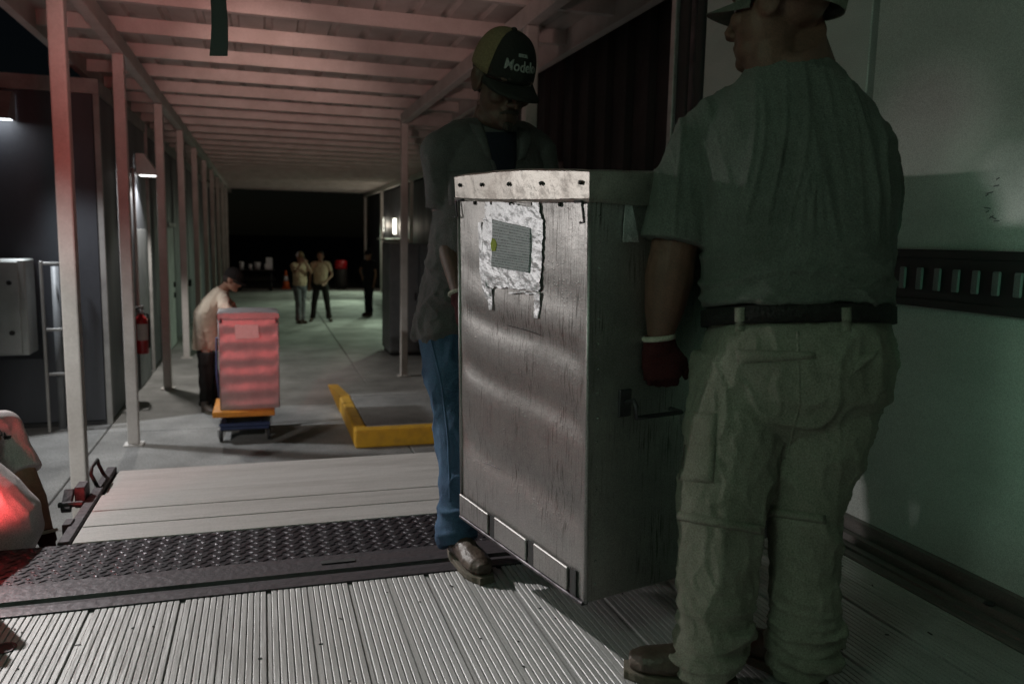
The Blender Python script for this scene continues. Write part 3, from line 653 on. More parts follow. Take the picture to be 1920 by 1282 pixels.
for i, u in enumerate((.03, .165, .315, .475, .645)):
    p = bpt(u, -.0125, 2.338); MB().lathe(p, [(0, 0), (.0062, 0), (.0045, .0045), (0, .0055)], 10, (be, Z3, bnrm)).build('rivet', M['steel_dark'], box_o, True)
for i, u in enumerate((.105, .205, .31, .42, .545)):
    p = bpt(u, -.002, 2.286); MB().lathe(p, [(0, 0), (.0062, 0), (.0045, .004), (0, .005)], 10, (be, Z3, bnrm)).build('rivet', M['black'], box_o, True)
for i in range(16):
    p = bpt(bw+.001, .03+(i % 2)*.0, 1.33+i*.062); MB().lathe(p, [(0, 0), (.004, 0), (0, .003)], 8, (bnrm, Z3, be)).build('rivet', M['chrome'], box_o, True)
# corner hooks under the lid
for u, dd in ((.0, -.012), (bw-.015, -.012)):
    a = bpt(u, dd, 2.293)
    MB().tube([a + be*(.05 if u == 0 else -.03), a, a - Z3*.05 + be*.012, a - Z3*.05 - be*.004], .0035, 8).build('hook', M['steel_dark'], box_o, True)
# skid strip along the bottom of the front: three plates and dark straps between
for k, (u0, u1) in enumerate(((.004, .185), (.225, .400), (.440, .600))):
    q = [bpt(u0, -.004, 1.292), bpt(u1, -.004, 1.292), bpt(u1, -.004, 1.355), bpt(u0, -.004, 1.360)]
    MB().loft([q, [p+bnrm*.008 for p in q]]).build('skid_plate', M['galv'], box_o, bevel=.002)
for u0, u1 in ((.192, .218), (.407, .433), (.607, .633)):
    q = [bpt(u0, -.003, 1.287), bpt(u1, -.003, 1.287), bpt(u1, -.003, 1.358), bpt(u0, -.003, 1.358)]
    MB().loft([q, [p+bnrm*.004 for p in q]]).build('strap_slot', M['black'], box_o)
q = [bpt(0, -.012, 1.278), bpt(bw, -.012, 1.278), bpt(bw, .01, 1.278), bpt(0, .01, 1.278)]
MB().loft([q, [p+Z3*.010 for p in q]]).build('bottom_rail', M['steel_dark'], box_o, bevel=.002)
# handle on the right face
h0 = bpt(bw+.004, .115, 1.795); h1 = bpt(bw+.004, .27, 1.765)
MB().tube([h0, h0+be*.035+Z3*.012, h0+be*.045, h0+be*.045-Z3*.03, h1+be*.045, h1+be*.04, h1], .006, 8).build('handle', M['steel_dark'], box_o, True)
MB().obox(h0+Z3*.0, (be, bnrm, Z3), (.004, .02, .035)).build('handle_plate', M['steel_dark'], box_o, bevel=.002)
# tape and paper: every patch lies on the front face with its own crumple
def patch(name, poly_l, poly_r, mt, parent, nu, nv, off, amp, ragged, seed, uv=False, X=None):
    """poly_l / poly_r: left and right outline from top to bottom, as (u, z)"""
    def at_(pl, t):
        s = t*(len(pl)-1); i = min(int(s), len(pl)-2); f = s-i
        return Vector((pl[i][0]*(1-f)+pl[i+1][0]*f, pl[i][1]*(1-f)+pl[i+1][1]*f))
    vs = []
    for layer in (0, 1):
        for j in range(nv+1):
            a, b = at_(poly_l, j/nv), at_(poly_r, j/nv)
            for i in range(nu+1):
                s = i/nu; c = a.lerp(b, s)
                if i in (0, nu) or j in (0, nv):
                    c += Vector((mn.noise(Vector((j*.9, i*.9, seed))), mn.noise(Vector((j*.9, i*.9, seed+5)))))*ragged
                hgt = off + amp*max(0, (mn.noise(Vector((c.x*38, c.y*30, seed)))+.5*mn.noise(Vector((c.x*90, c.y*70, seed)))+.55))
                vs.append(X(c.x, hgt if layer == 0 else 0.001, c.y))
    n1 = (nv+1)*(nu+1); fs = []
    for j in range(nv):
        for i in range(nu):
            k = j*(nu+1)+i; fs.append((k, k+nu+1, k+nu+2, k+1)); fs.append((n1+k, n1+k+1, n1+k+nu+2, n1+k+nu+1))
    loop = [(0, i) for i in range(nu+1)] + [(j, nu) for j in range(1, nv+1)] + [(nv, i) for i in range(nu-1, -1, -1)] + [(j, 0) for j in range(nv-1, 0, -1)]
    ids = [j*(nu+1)+i for j, i in loop]
    for a, b in zip(ids, ids[1:]+ids[:1]): fs.append((a, b, n1+b, n1+a))
    me = MB().add(vs, fs).mesh(name)
    if uv:
        ul = me.uv_layers.new(name='UVMap')
        for p in me.polygons:
            for li, vi in zip(p.loop_indices, p.vertices):
                k = vi % n1; ul.data[li].uv = ((k % (nu+1))/nu, 1-(k//(nu+1))/nv)
    return finish(me, name, mt, parent, False)
# front-face (u, z) of a photograph pixel
A0 = bpt(0, 0, 1.285); NF = bnrm
def uz(x, y):
    v = ray(x, y); t = (bpt(.3, 0, 1.8)-CAMP).dot(NF)/v.dot(NF); p = CAMP+v*t
    u = (p-bpt(0, 0, 1.285)).dot(be); return (u, p.z+.034*u)
XF = lambda u, h, z: bpt(u, 0, z) + bnrm*(h+.003)
def px_patch(name, l, r, mt, nu, nv, off, amp, ragged, seed, uv=False, parent=None):
    return patch(name, [uz(*p) for p in l], [uz(*p) for p in r], mt, parent or box_o, nu, nv, off, amp, ragged, seed, uv, XF)
tape = px_patch('foil_tape', [(928, 374), (915, 420), (908, 470), (908, 510), (912, 537)], [(1020, 392), (1029, 410), (1028, 450), (1025, 500), (1020, 545)], M['foil'], 26, 34, .0008, .0024, .006, 1)
px_patch('paper_form', [(936, 412), (934, 460), (932, 500)], [(1007, 428), (1006, 470), (1002, 512)], M['paper'], 10, 14, .0052, .0010, .0004, 4, True)
px_patch('green_sticker', [(935, 447), (932, 458), (934, 471)], [(941, 449), (944, 458), (941, 471)], mat('sticker', (.32, .36, .03), (.26, .28, .03)), 3, 4, .0068, .0004, .0, 8)
for l, r, sd_ in ((((921, 378), (919, 392)), ((934, 376), (930, 392)), 2), (((1010, 373), (1010, 392)), ((1023, 378), (1024, 398)), 3), (((918, 540), (922, 560), (923, 581)), ((929, 540), (930, 560), (929, 581)), 5), (((1010, 548), (1010, 572), (1009, 596)), ((1021, 548), (1020, 572), (1017, 597)), 6), (((907, 418), (907, 470), (908, 520), (918, 560)), ((913, 416), (915, 470), (917, 520), (926, 560)), 7)):
    px_patch('tape_strip', l, r, M['foil'], 4, 10, .001, .0022, .004, sd_)
for k in range(5):
    x = 962+k*11; y = 549+rnd.uniform(-2, 2)-k*.5
    px_patch('tape_scrap', [(x, y), (x, y+3)], [(x+10, y-1), (x+10, y+3)], M['foil'], 3, 2, .002, .002, .002, 11+k)
XS = lambda d, h, z: bpt(bw, d, z) + be*(h+.003)
patch('tape_strip', [(.105, 2.29), (.10, 2.24), (.10, 2.20)], [(.125, 2.29), (.14, 2.24), (.15, 2.20)], M['foil'], box_o, 4, 8, .002, .003, .003, 31, False, XS)
# scratches
for (x0, y0), (x1, y1) in (((955, 610), (1018, 629)), ((905, 868), (935, 880))):
    a, b = uz(x0, y0), uz(x1, y1); pa, pb = XF(a[0], -.0026, a[1]), XF(b[0], -.0026, b[1])
    MB().tube([pa, pa.lerp(pb, .5)+Z3*.002, pb], .0012, 5).build('scratch', M['steel_dark'], box_o)

# ================================================================== TROLLEY WITH A SECOND CONTAINER
ty = empty('lift_trolley', (-.2, 8.95, 0), 'low lift trolley with orange deck and blue scissor frame under the red-lit box', 'trolley')
MB().box(-.53, .09, 8.60, 9.36, .275, .335).build('deck', M['orange'], ty, bevel=.008)
MB().box(-.46, .03, 8.64, 9.3, .13, .165).box(-.46, -.40, 8.66, 9.28, .166, .19).box(-.03, .03, 8.66, 9.28, .166, .19).build('base_frame', M['blue'], ty, bevel=.006)
for x in (-.36, -.07):
    for s in (-1, 1):
        MB().obox((x+.02*s, 8.97, .222), (X3, Vector((0, .985, .17*s)).normalized(), Vector((0, -.17*s, .985)).normalized()), (.008, .28, .018)).build('scissor_arm', M['blue'], ty, bevel=.003)
MB().box(-.47, .04, 8.632, 8.65, .17, .205).build('front_guard', M['blue'], ty, bevel=.004)
for x in (-.455, .025):
    for y in (8.72, 9.22):
        f = MB().box(x-.035, x-.029, y-.03, y+.03, .05, .128).box(x+.029, x+.035, y-.03, y+.03, .05, .128).box(x-.035, x+.035, y-.03, y+.03, .122, .129).build('caster_fork', M['trim'], ty)
        MB().lathe((x-.02, y-.02, .066), [(0, 0), (.045, 0), (.066, .006), (.066, .034), (.045, .04), (0, .04)], 18, (Y3, Z3, X3)).build('wheel', M['rubber'], ty, True)
MB().tube([(-.49, 9.34, .30), (-.52, 9.42, .6), (-.52, 9.46, 1.0), (.05, 9.46, 1.0), (.05, 9.42, .6), (.03, 9.34, .30)], .014, 8).build('push_handle', M['blue'], ty, True)
rb, rpt, rw, re_, rn_, rbody, rlid = container('metal_container', (-.452, 8.70), (.138, 8.715), .56, .336, 1.30, 1.352, 'red-lit metal container with a white label riding on the trolley, light flicker shaped as ripples', M['galv_red'], False)
rb['kind'] = 'thing'
XR_ = lambda u, h, z: rpt(u, 0, z) + rn_*(h+.012)
patch('paper_label', [(.16, 1.235), (.16, 1.085)], [(.39, 1.23), (.40, 1.09)], M['label_white'], rb, 4, 4, .003, .001, .002, 40, False, XR_)
for x in (-.43, .115):
    MB().tube([(x, 8.690, 1.30), (x, 8.68, 1.25)], .008, 6).build('hook', M['steel_dark'], rb)

# ================================================================== PEOPLE
def frame(fwd, up=Z3):
    F = Vector(fwd).normalized(); Rr = F.cross(Vector(up)).normalized(); return Rr, F, Rr.cross(F)
def camdir(r, u, d): return (c_r*r + c_u*u + c_f*d).normalized()
def remesh(mb, voxel, smooth=3, fold=None, name='m'):
    me = mb.mesh('tmp', True); o = bpy.data.objects.new('tmp', me); col.objects.link(o)
    md = o.modifiers.new('r', 'REMESH'); md.mode = 'VOXEL'; md.voxel_size = voxel
    if smooth: ms = o.modifiers.new('s', 'SMOOTH'); ms.factor = .5; ms.iterations = smooth
    dg = bpy.context.evaluated_depsgraph_get(); dg.update()
    out = bpy.data.meshes.new_from_object(o.evaluated_get(dg)); out.name = name
    bpy.data.objects.remove(o); bpy.data.meshes.remove(me)
    if fold:
        nv = len(out.vertices); no = [v.normal.copy() for v in out.vertices]
        for v, nn in zip(out.vertices, no): v.co += nn*fold(v.co, nn)
        out.update()
    return out
def folds(amp, sx, sy, sz, seed, fine=.25):
    off = Vector((seed*3.1, seed*1.7, seed*.7))
    def f(p, n):
        q = Vector((p.x*sx, p.y*sy, p.z*sz)) + off
        q += Vector((mn.noise(q*.6+off), mn.noise(q*.6-off), mn.noise(q*.5)))*.6
        r = 1-abs(mn.noise(q))*2.2; r = max(0, r)**2
        return amp*(r*1.3-.35) + amp*fine*mn.noise(q*3.1)
    return f
def ridge(q, k, pw): return max(0, 1-abs(mn.noise(q))*k)**pw
def lerp(a, b, t): return a + (b-a)*t
def se_ring(c, Rv, Fv, a, b, n=24, e=2.4):
    pts = []
    for k in range(n):
        t = 2*math.pi*k/n; ct, st = math.cos(t), math.sin(t)
        pts.append(c + Rv*(a*math.copysign(abs(ct)**(2/e), ct)) + Fv*(b*math.copysign(abs(st)**(2/e), st)))
    return pts
def hand(mb, wr, d, n, th, s=1., curl=.5, fat=1.):
    """wrist point, direction of the hand, palm normal (towards the palm side), thumb side"""
    d = Vector(d).normalized(); n = (Vector(n) - d*Vector(n).dot(d)).normalized(); t = d.cross(n); t = t if t.dot(Vector(th)) > 0 else -t
    mb.tube([wr-d*.02*s, wr+d*.02*s, wr+d*.06*s, wr+d*.098*s], [(.030*s*fat, .022*s*fat), (.038*s*fat, .019*s*fat), (.043*s*fat, .018*s*fat), (.041*s*fat, .014*s*fat)], 12, True, flat=t)
    for k, (off, L) in enumerate(((.031, .074), (.0105, .082), (-.0105, .076), (-.030, .060))):
        b = wr + d*(.09*s) + t*(off*s); pts = [b]; ang = 0; dd = d
        for j, fr in enumerate((.42, .32, .26)):
            ang += curl*(.75, .9, .6)[j]*(1+.08*k); dd = d*math.cos(ang)+n*math.sin(ang); pts.append(pts[-1]+dd*(L*fr*s))
        mb.tube(pts, [.0098*s*fat, .0095*s*fat, .0088*s*fat, .0075*s*fat], 9).ell(pts[-1], (.0075*s*fat,)*3, n=8, mrows=6)
    b = wr + d*(.028*s) + t*(.030*s); d2 = (d*.75+t*.6+n*.3).normalized(); d3 = (d*.85+t*.15+n*.55).normalized()
    p1 = b+d2*(.042*s); p2 = p1+d3*(.03*s); p3 = p2+d3*(.024*s)
    mb.tube([b, p1, p2, p3], [.016*s*fat, .0125*s*fat, .011*s*fat, .0085*s*fat], 9).ell(p3, (.0085*s*fat,)*3, n=8, mrows=6)
def head_shells(mb, c, fr, s=1., near=True, jowl=0.):
    Rv, F, U = fr; T = lambda x, y, z: c + Rv*(x*s) + F*(y*s) + U*(z*s); ax = (Rv, F, U)
    E_ = lambda p, r, **k: mb.ell(T(*p), tuple(q*s for q in r), ax, **k)
    E_((0, -.012, .035), (.076, .097, .090), n=22, mrows=14)
    E_((0, .028, -.035), (.064+.008*jowl, .066, .082), n=20, mrows=12)
    E_((0, .050, -.085), (.044+.012*jowl, .044, .036), n=16, mrows=10)
    E_((0, .082, -.102), (.024, .018, .018))
    if jowl: E_((0, .02, -.105), (.062, .055, .04*jowl+.01))
    if near:
        mb.tube([T(0, .088, .018), T(0, .106, -.012), T(0, .117, -.034)], [.009*s, .012*s, .0155*s], 10).ell(T(0, .114, -.036), (.014*s, .013*s, .012*s), ax)
        for q in (-1, 1):
            E_((q*.0135, .103, -.040), (.010, .011, .009))
            E_((q*.030, .083, .027), (.027, .013, .0085))
            E_((q*.044, .066, -.026), (.026, .026, .024))
            E_((q*.031, .078, .008), (.017, .012, .011))
        E_((0, .094, -.070), (.024, .011, .0065)); E_((0, .091, -.081), (.021, .011, .0075)); E_((0, .086, -.058), (.03, .014, .012))
    else: E_((0, .100, -.025), (.013, .018, .020))
    for q in (-1, 1):
        E_((q*.078, -.008, -.008), (.010, .028, .036)); E_((q*.086, -.016, .004), (.007, .018, .026))
def cap_parts(root, c, fr, s, m_front, m_back, m_brim, tilt=0., band=None, brim_len=.075, drop=0.):
    Rv, F, U = fr; c = c - U*drop
    if tilt: q = Matrix.Rotation(tilt, 3, Rv); F, U = q @ F, q @ U
    T = lambda x, y, z: c + Rv*(x*s) + F*(y*s) + U*(z*s)
    a, b, h, z0, yc = .086, .108, .112, .030, -.010
    def dome(t0, t1, out, nphi=20, nr=12):
        vs = []; 
        for o2 in (out, out-.003):
            for j in range(nr+1):
                ph = math.pi/2*j/nr
                rr = math.cos(ph)**.72 if j < nr else 0.02
                for i in range(nphi+1):
                    th = t0+(t1-t0)*i/nphi
                    vs.append(T((a+o2)*rr*math.cos(th), yc+(b+o2)*rr*math.sin(th), z0+(h+o2)*math.sin(ph)-.004*(1-math.sin(ph))))
        n1 = (nr+1)*(nphi+1); fs = []
        for j in range(nr):
            for i in range(nphi):
                k = j*(nphi+1)+i; fs.append((k, k+1, k+nphi+2, k+nphi+1)); fs.append((n1+k, n1+k+nphi+1, n1+k+nphi+2, n1+k+1))
        for i in range(nphi): fs.append((i, n1+i, n1+i+1, i+1))
        for j in range(nr):
            k = j*(nphi+1); fs.append((k, k+nphi+1, n1+k+nphi+1, n1+k)); k += nphi; fs.append((k, n1+k, n1+k+nphi+1, k+nphi+1))
        return MB().add(vs, fs)
    capo = dome(R(28), R(152), .002).build('cap', m_front, root, True)
    dome(R(152), R(388), .001, 34).build('cap_back', m_back, capo, True)
    # brim
    vs = []; nb = 16
    for lay in (0, 1):
        for j in range(5):
            q = j/4
            for i in range(nb+1):
                th = R(22)+R(136)*i/nb; w_ = math.sin(math.pi*i/nb)**.55
                x = (a+.001)*math.cos(th)*(1+.02*q); y = yc+(b+.001)*math.sin(th) + brim_len*q*w_
                z = z0 - .004 - .016*q*w_ - .055*(x*x)/(.086*.086)*.35*(.3+q) - (.003 if lay else 0)
                vs.append(T(x, y, z))
    n1 = 5*(nb+1); fs = []
    for j in range(4):
        for i in range(nb):
            k = j*(nb+1)+i; fs += [(k, k+1, k+nb+2, k+nb+1), (n1+k, n1+k+nb+1, n1+k+nb+2, n1+k+1)]
    for i in range(nb): k = 4*(nb+1)+i; fs += [(k, k+1, n1+k+1, n1+k), (i, n1+i, n1+i+1, i+1)]
    MB().add(vs, fs).build('brim', m_brim, capo, True)
    MB().ell(T(0, yc, z0+h+.003), (.009*s, .009*s, .006*s), (Rv, F, U), n=10, mrows=6).build('button', m_front, capo, True)
    if band:
        ring = lambda o2, z: [T((a+o2)*math.cos(t*2*math.pi/40), yc+(b+o2)*math.sin(t*2*math.pi/40), z) for t in range(40)]
        MB().loft([ring(.0035, z0-.010), ring(.0042, z0+.018), ring(.001, z0+.018), ring(.0008, z0-.010)], False).build('cap_band', band, capo, True)
    return capo, T, (a, b, h, z0, yc)

def boot(root, heel, toe, zf, m_up, s=1., h=.17, shaft=.052):
    heel, toe = Vector(heel), Vector(toe); d = (toe-heel); d.z = 0; L = d.length; d.normalize(); sd_ = Vector((-d.y, d.x, 0))
    c = lambda t, z, q=0: heel + d*(L*t) + sd_*q + Z3*(zf - heel.z + z)
    mb = MB()
    mb.tube([c(.02, .052), c(.12, .055), c(.30, .058), c(.50, .054), c(.68, .047), (c(.84, .043)), c(.96, .038)],
            [(.026*s, .03), (.036*s, .038), (.038*s, .044), (.040*s, .040), (.048*s, .034), (.044*s, .030), (.024*s, .022)], 16, True, flat=sd_)
    mb.tube([c(.22, .05), c(.21, .10), c(.20, h)], [(.040*s, .05), (.042*s, .052), (shaft, shaft+.004)], 16, True, flat=sd_)
    me = remesh(mb, .006 if s > .9 else .01, 3, folds(.0016, 40, 40, 60, 3)); b = finish(me, 'boot', m_up, root, True)
    prof = []
    for k in range(28):
        t = 2*math.pi*k/28; u = (1-math.cos(t))/2; sg = 1 if t < math.pi else -1
        wdt = (.030 + .020*math.sin(min(1, u/.75)*math.pi*.5)**2 + .004*math.sin(u*9))*math.sin(math.pi*min(max(u, .035), .965))**.35
        prof.append((u, sg*wdt*s))
    rg = lambda z, k: [c(u*1.04-.02, z, q*k) for u, q in prof]
    MB().loft([rg(.0, .97), rg(.006, 1.03), rg(.020, 1.05), rg(.024, 1.0)]).build('sole', M['boot_sole'], b)
    return b

def person(label, J, O, group=None):
    """J: world joints. O: colours, widths and resolution."""
    vox = O.get('vox', .009); V = {k: (Vector(v) if not isinstance(v, (int, float)) else v) for k, v in J.items()}
    base = (V['anL']+V['anR'])/2; base.z = O['zf']
    root = empty('person', base, label, 'person', group)
    Rc = (V['shR']-V['shL']).normalized(); Uc = (V['neck']-V['chest']).normalized(); Fc = Uc.cross(Rc).normalized()
    Rp = (V['hipR']-V['hipL']).normalized(); Up = (V['chest']-V['pelvis']).normalized(); Fp = Up.cross(Rp).normalized()
    sk = O.get('s', 1.)
    # ---- shirt
    def spine(t):   # 0 pelvis, .5 chest, 1 neck
        return lerp(V['pelvis'], V['chest'], t*2) if t < .5 else lerp(V['chest'], V['neck'], (t-.5)*2)
    mb = MB(); rings = []
    for t, a, b, fo in O['torso']:
        q = max(0, min(1, t)); Rv = lerp(Rp, Rc, q).normalized(); Fv = lerp(Fp, Fc, q).normalized()
        c = spine(q) if t >= 0 else V['pelvis'] + (V['pelvis']-V['chest'])*(-t*2)
        rings.append(se_ring(c + Fv*fo, Rv, Fv, a, b))
    mb.loft(rings)
    slv = O.get('sleeve', .62)
    for sd_ in 'LR':
        sh, el = V['sh'+sd_], V['el'+sd_]; ra = O.get('arm_r', .058)
        inn = lerp(V['neck'], sh, .25)
        mb.tube([lerp(V['neck'], V['chest'], .12), lerp(inn, sh, .5), sh], [.055*sk, .068*sk, .070*sk], 14)
        mb.ell(sh, (.070*sk,)*3)
        e2 = sh + (el-sh)*slv
        mb.tube([sh, lerp(sh, e2, .5), lerp(sh, e2, .97), e2], [.072*sk, ra+.010, ra+.014, ra+.013], 16)
    shirt = finish(remesh(mb, vox, O.get('sm', 4), O.get('fold_s') or folds(.006, 9, 9, 6, 2)), 'shirt', O['shirt'], root, True)
    # ---- trousers
    mb = MB(); rings = []
    for t, a, b, fo in O['hips']:
        c = V['pelvis'] + Up*(t*sk); rings.append(se_ring(c + Fp*fo, Rp, Fp, a, b, 24, 2.2))
    mb.loft(rings)
    for sd_ in 'LR':
        h_, k_, a_ = V['hip'+sd_], V['kn'+sd_], V['an'+sd_]
        r0, r1, r2, r3 = O['leg' + sd_] if 'leg'+sd_ in O else O['leg']
        a2 = a_ + Z3*O.get('hem', -.03)
        pts = [h_ + Z3*.02, lerp(h_, k_, .35), lerp(h_, k_, .7), k_, lerp(k_, a2, .35), lerp(k_, a2, .7)]
        rad = [r0, r0*.97, lerp(r0, r1, .7), r1, r2, lerp(r2, r3, .6)]
        bn = O.get('bunch', .006)
        for q in range(1, 7):
            t = .7+.3*q/6; pts.append(lerp(k_, a2, t) + Vector((math.sin(q*2.1), math.cos(q*1.7), 0))*bn*.7); rad.append(lerp(r2, r3, .6+.4*q/6) + (bn if q % 2 else -bn*.4))
        mb.tube(pts, rad, 18)
    trou = finish(remesh(mb, vox, O.get('sm', 4), O.get('fold_t') or folds(.006, 8, 8, 5, 5)), 'trousers', O['trousers'], root, True)
    # ---- body (one continuous skin)
    mb = MB()
    fr = frame(V['hfwd'], V.get('hup', Z3)); hc = V['head']; hs = O.get('head_s', 1.)*1.0
    head_shells(mb, hc, fr, hs, O.get('face', False), O.get('jowl', 0))
    nr = O.get('neck_r', .056)
    mb.tube([V['chest'], V['neck'] - Uc*.01, lerp(V['neck'], hc, .45), hc - fr[2]*(.05*hs) - fr[1]*(.02*hs)], [.09*sk, nr*1.15, nr, nr*.97], 16)
    mb.tube([V['pelvis'], V['chest'] - Uc*.02], [.085, .10], 14)
    for sd_ in 'LR':
        sh, el, wr = V['sh'+sd_], V['el'+sd_], V['wr'+sd_]; ra = O.get('arm_r', .05)*.86
        mb.tube([lerp(V['chest'], V['neck'], .6), sh], [.06, .05], 12)
        mb.tube([sh, lerp(sh, el, .55), el], [ra*1.05, ra, ra*.86], 14)
        fd = (wr-el).normalized()
        mb.tube([el, lerp(el, wr, .25), lerp(el, wr, .65), wr], [ra*.86, ra*.93, ra*.74, .029*sk], 14)
        hd = V.get('hd'+sd_, fd); pn = V.get('pn'+sd_, Vector((0, 0, 0)) + (Fc if abs(fd.dot(Fc)) < .8 else -Z3)); 
        hand(mb, wr, hd, pn, V.get('th'+sd_, Fc), .97*sk, O.get('curl', .35))
        h_, k_, a_ = V['hip'+sd_], V['kn'+sd_], V['an'+sd_]
        mb.tube([V['pelvis'], h_, k_, a_], [.08, .065, .05, .035], 12)
        if 'heel'+sd_ in V: mb.tube([a_, lerp(V['heel'+sd_], V['toe'+sd_], .3)+Z3*.045, lerp(V['heel'+sd_], V['toe'+sd_], .8)+Z3*.035], [.032, .025, .018], 10)
    body = finish(remesh(mb, O.get('vox_b', vox), O.get('sm_b', 2)), 'body', O['skin'], root, True)
    # ---- gloves, boots
    for sd_ in 'LR':
        if O.get('gloves'):
            el, wr = V['el'+sd_], V['wr'+sd_]; fd = (wr-el).normalized(); hd = V.get('hd'+sd_, fd)
            pn = V.get('pn'+sd_, (Fc if abs(fd.dot(Fc)) < .8 else -Z3))
            mg = MB(); hand(mg, wr, hd, pn, V.get('th'+sd_, Fc), .99*sk, O.get('curl', .35), 1.22)
            mg.tube([wr-hd*.012, wr+hd*.03], [.034*sk, .034*sk], 14)
            gl_ = finish(remesh(mg, .0055, 1, folds(.001, 60, 60, 60, 1)), 'glove', O['gloves'], root, True)
            a = Vector(hd).normalized(); u = a.orthogonal().normalized(); v = a.cross(u); cr = .0385*sk
            MB().loft([[wr - a*(.016-.02*zz) + (u*math.cos(t*math.pi/10)+v*math.sin(t*math.pi/10))*(cr+.004*bb) for t in range(20)] for zz, bb in ((0, 0), (.15, 1), (.5, 1.2), (.65, 0))]).build('glove_cuff', M['cuff'], gl_, True)
        boot(root, V['heel'+sd_], V['toe'+sd_], O['zf'], O['boots'], O.get('boot_s', 1.), .13, .046)
    if O.get('hair'):
        Rv, F, U = fr; mb = MB()
        mb.ell(hc + U*(.042*hs) - F*(.020*hs), (.082*hs, .098*hs, .092*hs), fr, n=20, mrows=12)
        mb.ell(hc - F*(.055*hs) - U*(.01*hs), (.066*hs, .06*hs, .06*hs), fr)
        hm = remesh(mb, max(.008, vox*.7), 1, folds(.003, 70, 70, 70, 4))
        lim = hc + F*.0
        bm = bmesh.new(); bm.from_mesh(hm)
        bmesh.ops.delete(bm, geom=[v for v in bm.verts if (v.co-hc).dot(F) > .055*hs and (v.co-hc).dot(U) < .062*hs or (v.co-hc).dot(U) < -.055*hs], context='VERTS'); bm.to_mesh(hm); bm.free()
        finish(hm, 'hair', O['hair'], root, True)
    if O.get('cap'):
        cf, cb, cbr = O['cap']; root_cap = cap_parts(root, hc, fr, hs*1.03, cf, cb, cbr, O.get('cap_tilt', 0), O.get('cap_band'), O.get('brim', .075), O.get('cap_drop', 0))
    else: root_cap = None
    if O.get('face'):
        Rv, F, U = fr
        for q in (-1, 1):
            MB().ell(hc + Rv*(q*.031*hs) + F*(.0795*hs) + U*(.006*hs), (.0125*hs,)*3, fr, n=12, mrows=8).build('eye', M['eye'], root, True)
    return dict(root=root, shirt=shirt, trousers=trou, body=body, fr=fr, hc=hc, hs=hs, cap=root_cap, V=V, Fc=Fc, Rc=Rc, Fp=Fp, Rp=Rp, Up=Up)

def bvh_of(o):
    me = o.data; off = ORG[o]
    return BVHTree.FromPolygons([v.co + off for v in me.vertices], [tuple(p.vertices) for p in me.polygons])
def surf(name, l, r, bvh, nu, nv, thick, mt, parent, wob=0.):
    """a thin piece sewn on a surface: outline given by the photograph's pixels, laid on by ray casts"""
    def at_(pl, t):
        s = t*(len(pl)-1); i = min(int(s), len(pl)-2); f = s-i; return (pl[i][0]*(1-f)+pl[i+1][0]*f, pl[i][1]*(1-f)+pl[i+1][1]*f)
    top, bot = [], []
    for j in range(nv+1):
        a, b = at_(l, j/nv), at_(r, j/nv)
        for i in range(nu+1):
            x, y = a[0]+(b[0]-a[0])*i/nu, a[1]+(b[1]-a[1])*i/nu
            d = ray(x, y); h, n, _, _ = bvh.ray_cast(CAMP, d)
            if h is None: h = top[-1] if top else CAMP + d*2; n = -d.normalized()
            if n.dot(d) > 0: n = -n
            e = .25 if i in (0, nu) or j in (0, nv) else 1
            top.append(h + n*(thick*e)); bot.append(h - n*.004)
    n1 = (nu+1)*(nv+1); fs = []
    for j in range(nv):
        for i in range(nu):
            k = j*(nu+1)+i; fs += [(k, k+nu+1, k+nu+2, k+1), (n1+k, n1+k+1, n1+k+nu+2, n1+k+nu+1)]
    ids = list(range(nu+1)) + [j*(nu+1)+nu for j in range(1, nv+1)] + [nv*(nu+1)+i for i in range(nu-1, -1, -1)] + [j*(nu+1) for j in range(nv-1, 0, -1)]
    for a, b in zip(ids, ids[1:]+ids[:1]): fs.append((a, b, n1+b, n1+a))
    return MB().add(top+bot, fs).build(name, mt, parent, True)

# ---------------------------------------------------------------- carrier behind the box (facing us)
hA = G(846, 1036, FZ); tA = G(912, 1094, FZ); anA = hA + (tA-hA)*.22 + Z3*.11
offA = Vector((.36, .16, 0))
JA = dict(pelvis=P(878, 600, 2.93), chest=P(912, 400, 2.88), neck=P(928, 226, 2.84), head=P(940, 152, 2.73),
          hfwd=camdir(.48, -.56, -.70), shL=P(1006, 282, 2.98), shR=P(826, 284, 2.76),
          elR=P(836, 440, 2.84), wrR=P(864, 556, 2.64), elL=P(1050, 450, 3.02), wrL=P(960, 570, 2.88),
          hipR=P(838, 640, 2.87), hipL=P(935, 640, 3.0), knR=P(858, 810, 2.76), knL=P(858, 810, 2.76)+Vector((.30, .14, 0)),
          anR=anA, anL=anA+offA, heelR=hA, toeR=tA, heelL=hA+offA, toeL=tA+offA+Vector((.05, 0, 0)),
          hdR=camdir(.05, -1, -.25), pnR=camdir(1, 0, 0), thR=camdir(0, 0, -1), hdL=camdir(0, -1, -.2), pnL=camdir(-.6, 0, -.7), thL=camdir(.3, .2, -1))
def foldA(p, n):
    lo = max(0, min(1, (2.35-p.z)/.35))
    a = folds(.010, 6, 6, 9, 2, .3)(p, n)*(.35+.9*lo)
    return a + .0035*ridge(Vector((p.x*20+p.z*14, p.y*20, p.z*22)), 3, 2)*(.4+lo)
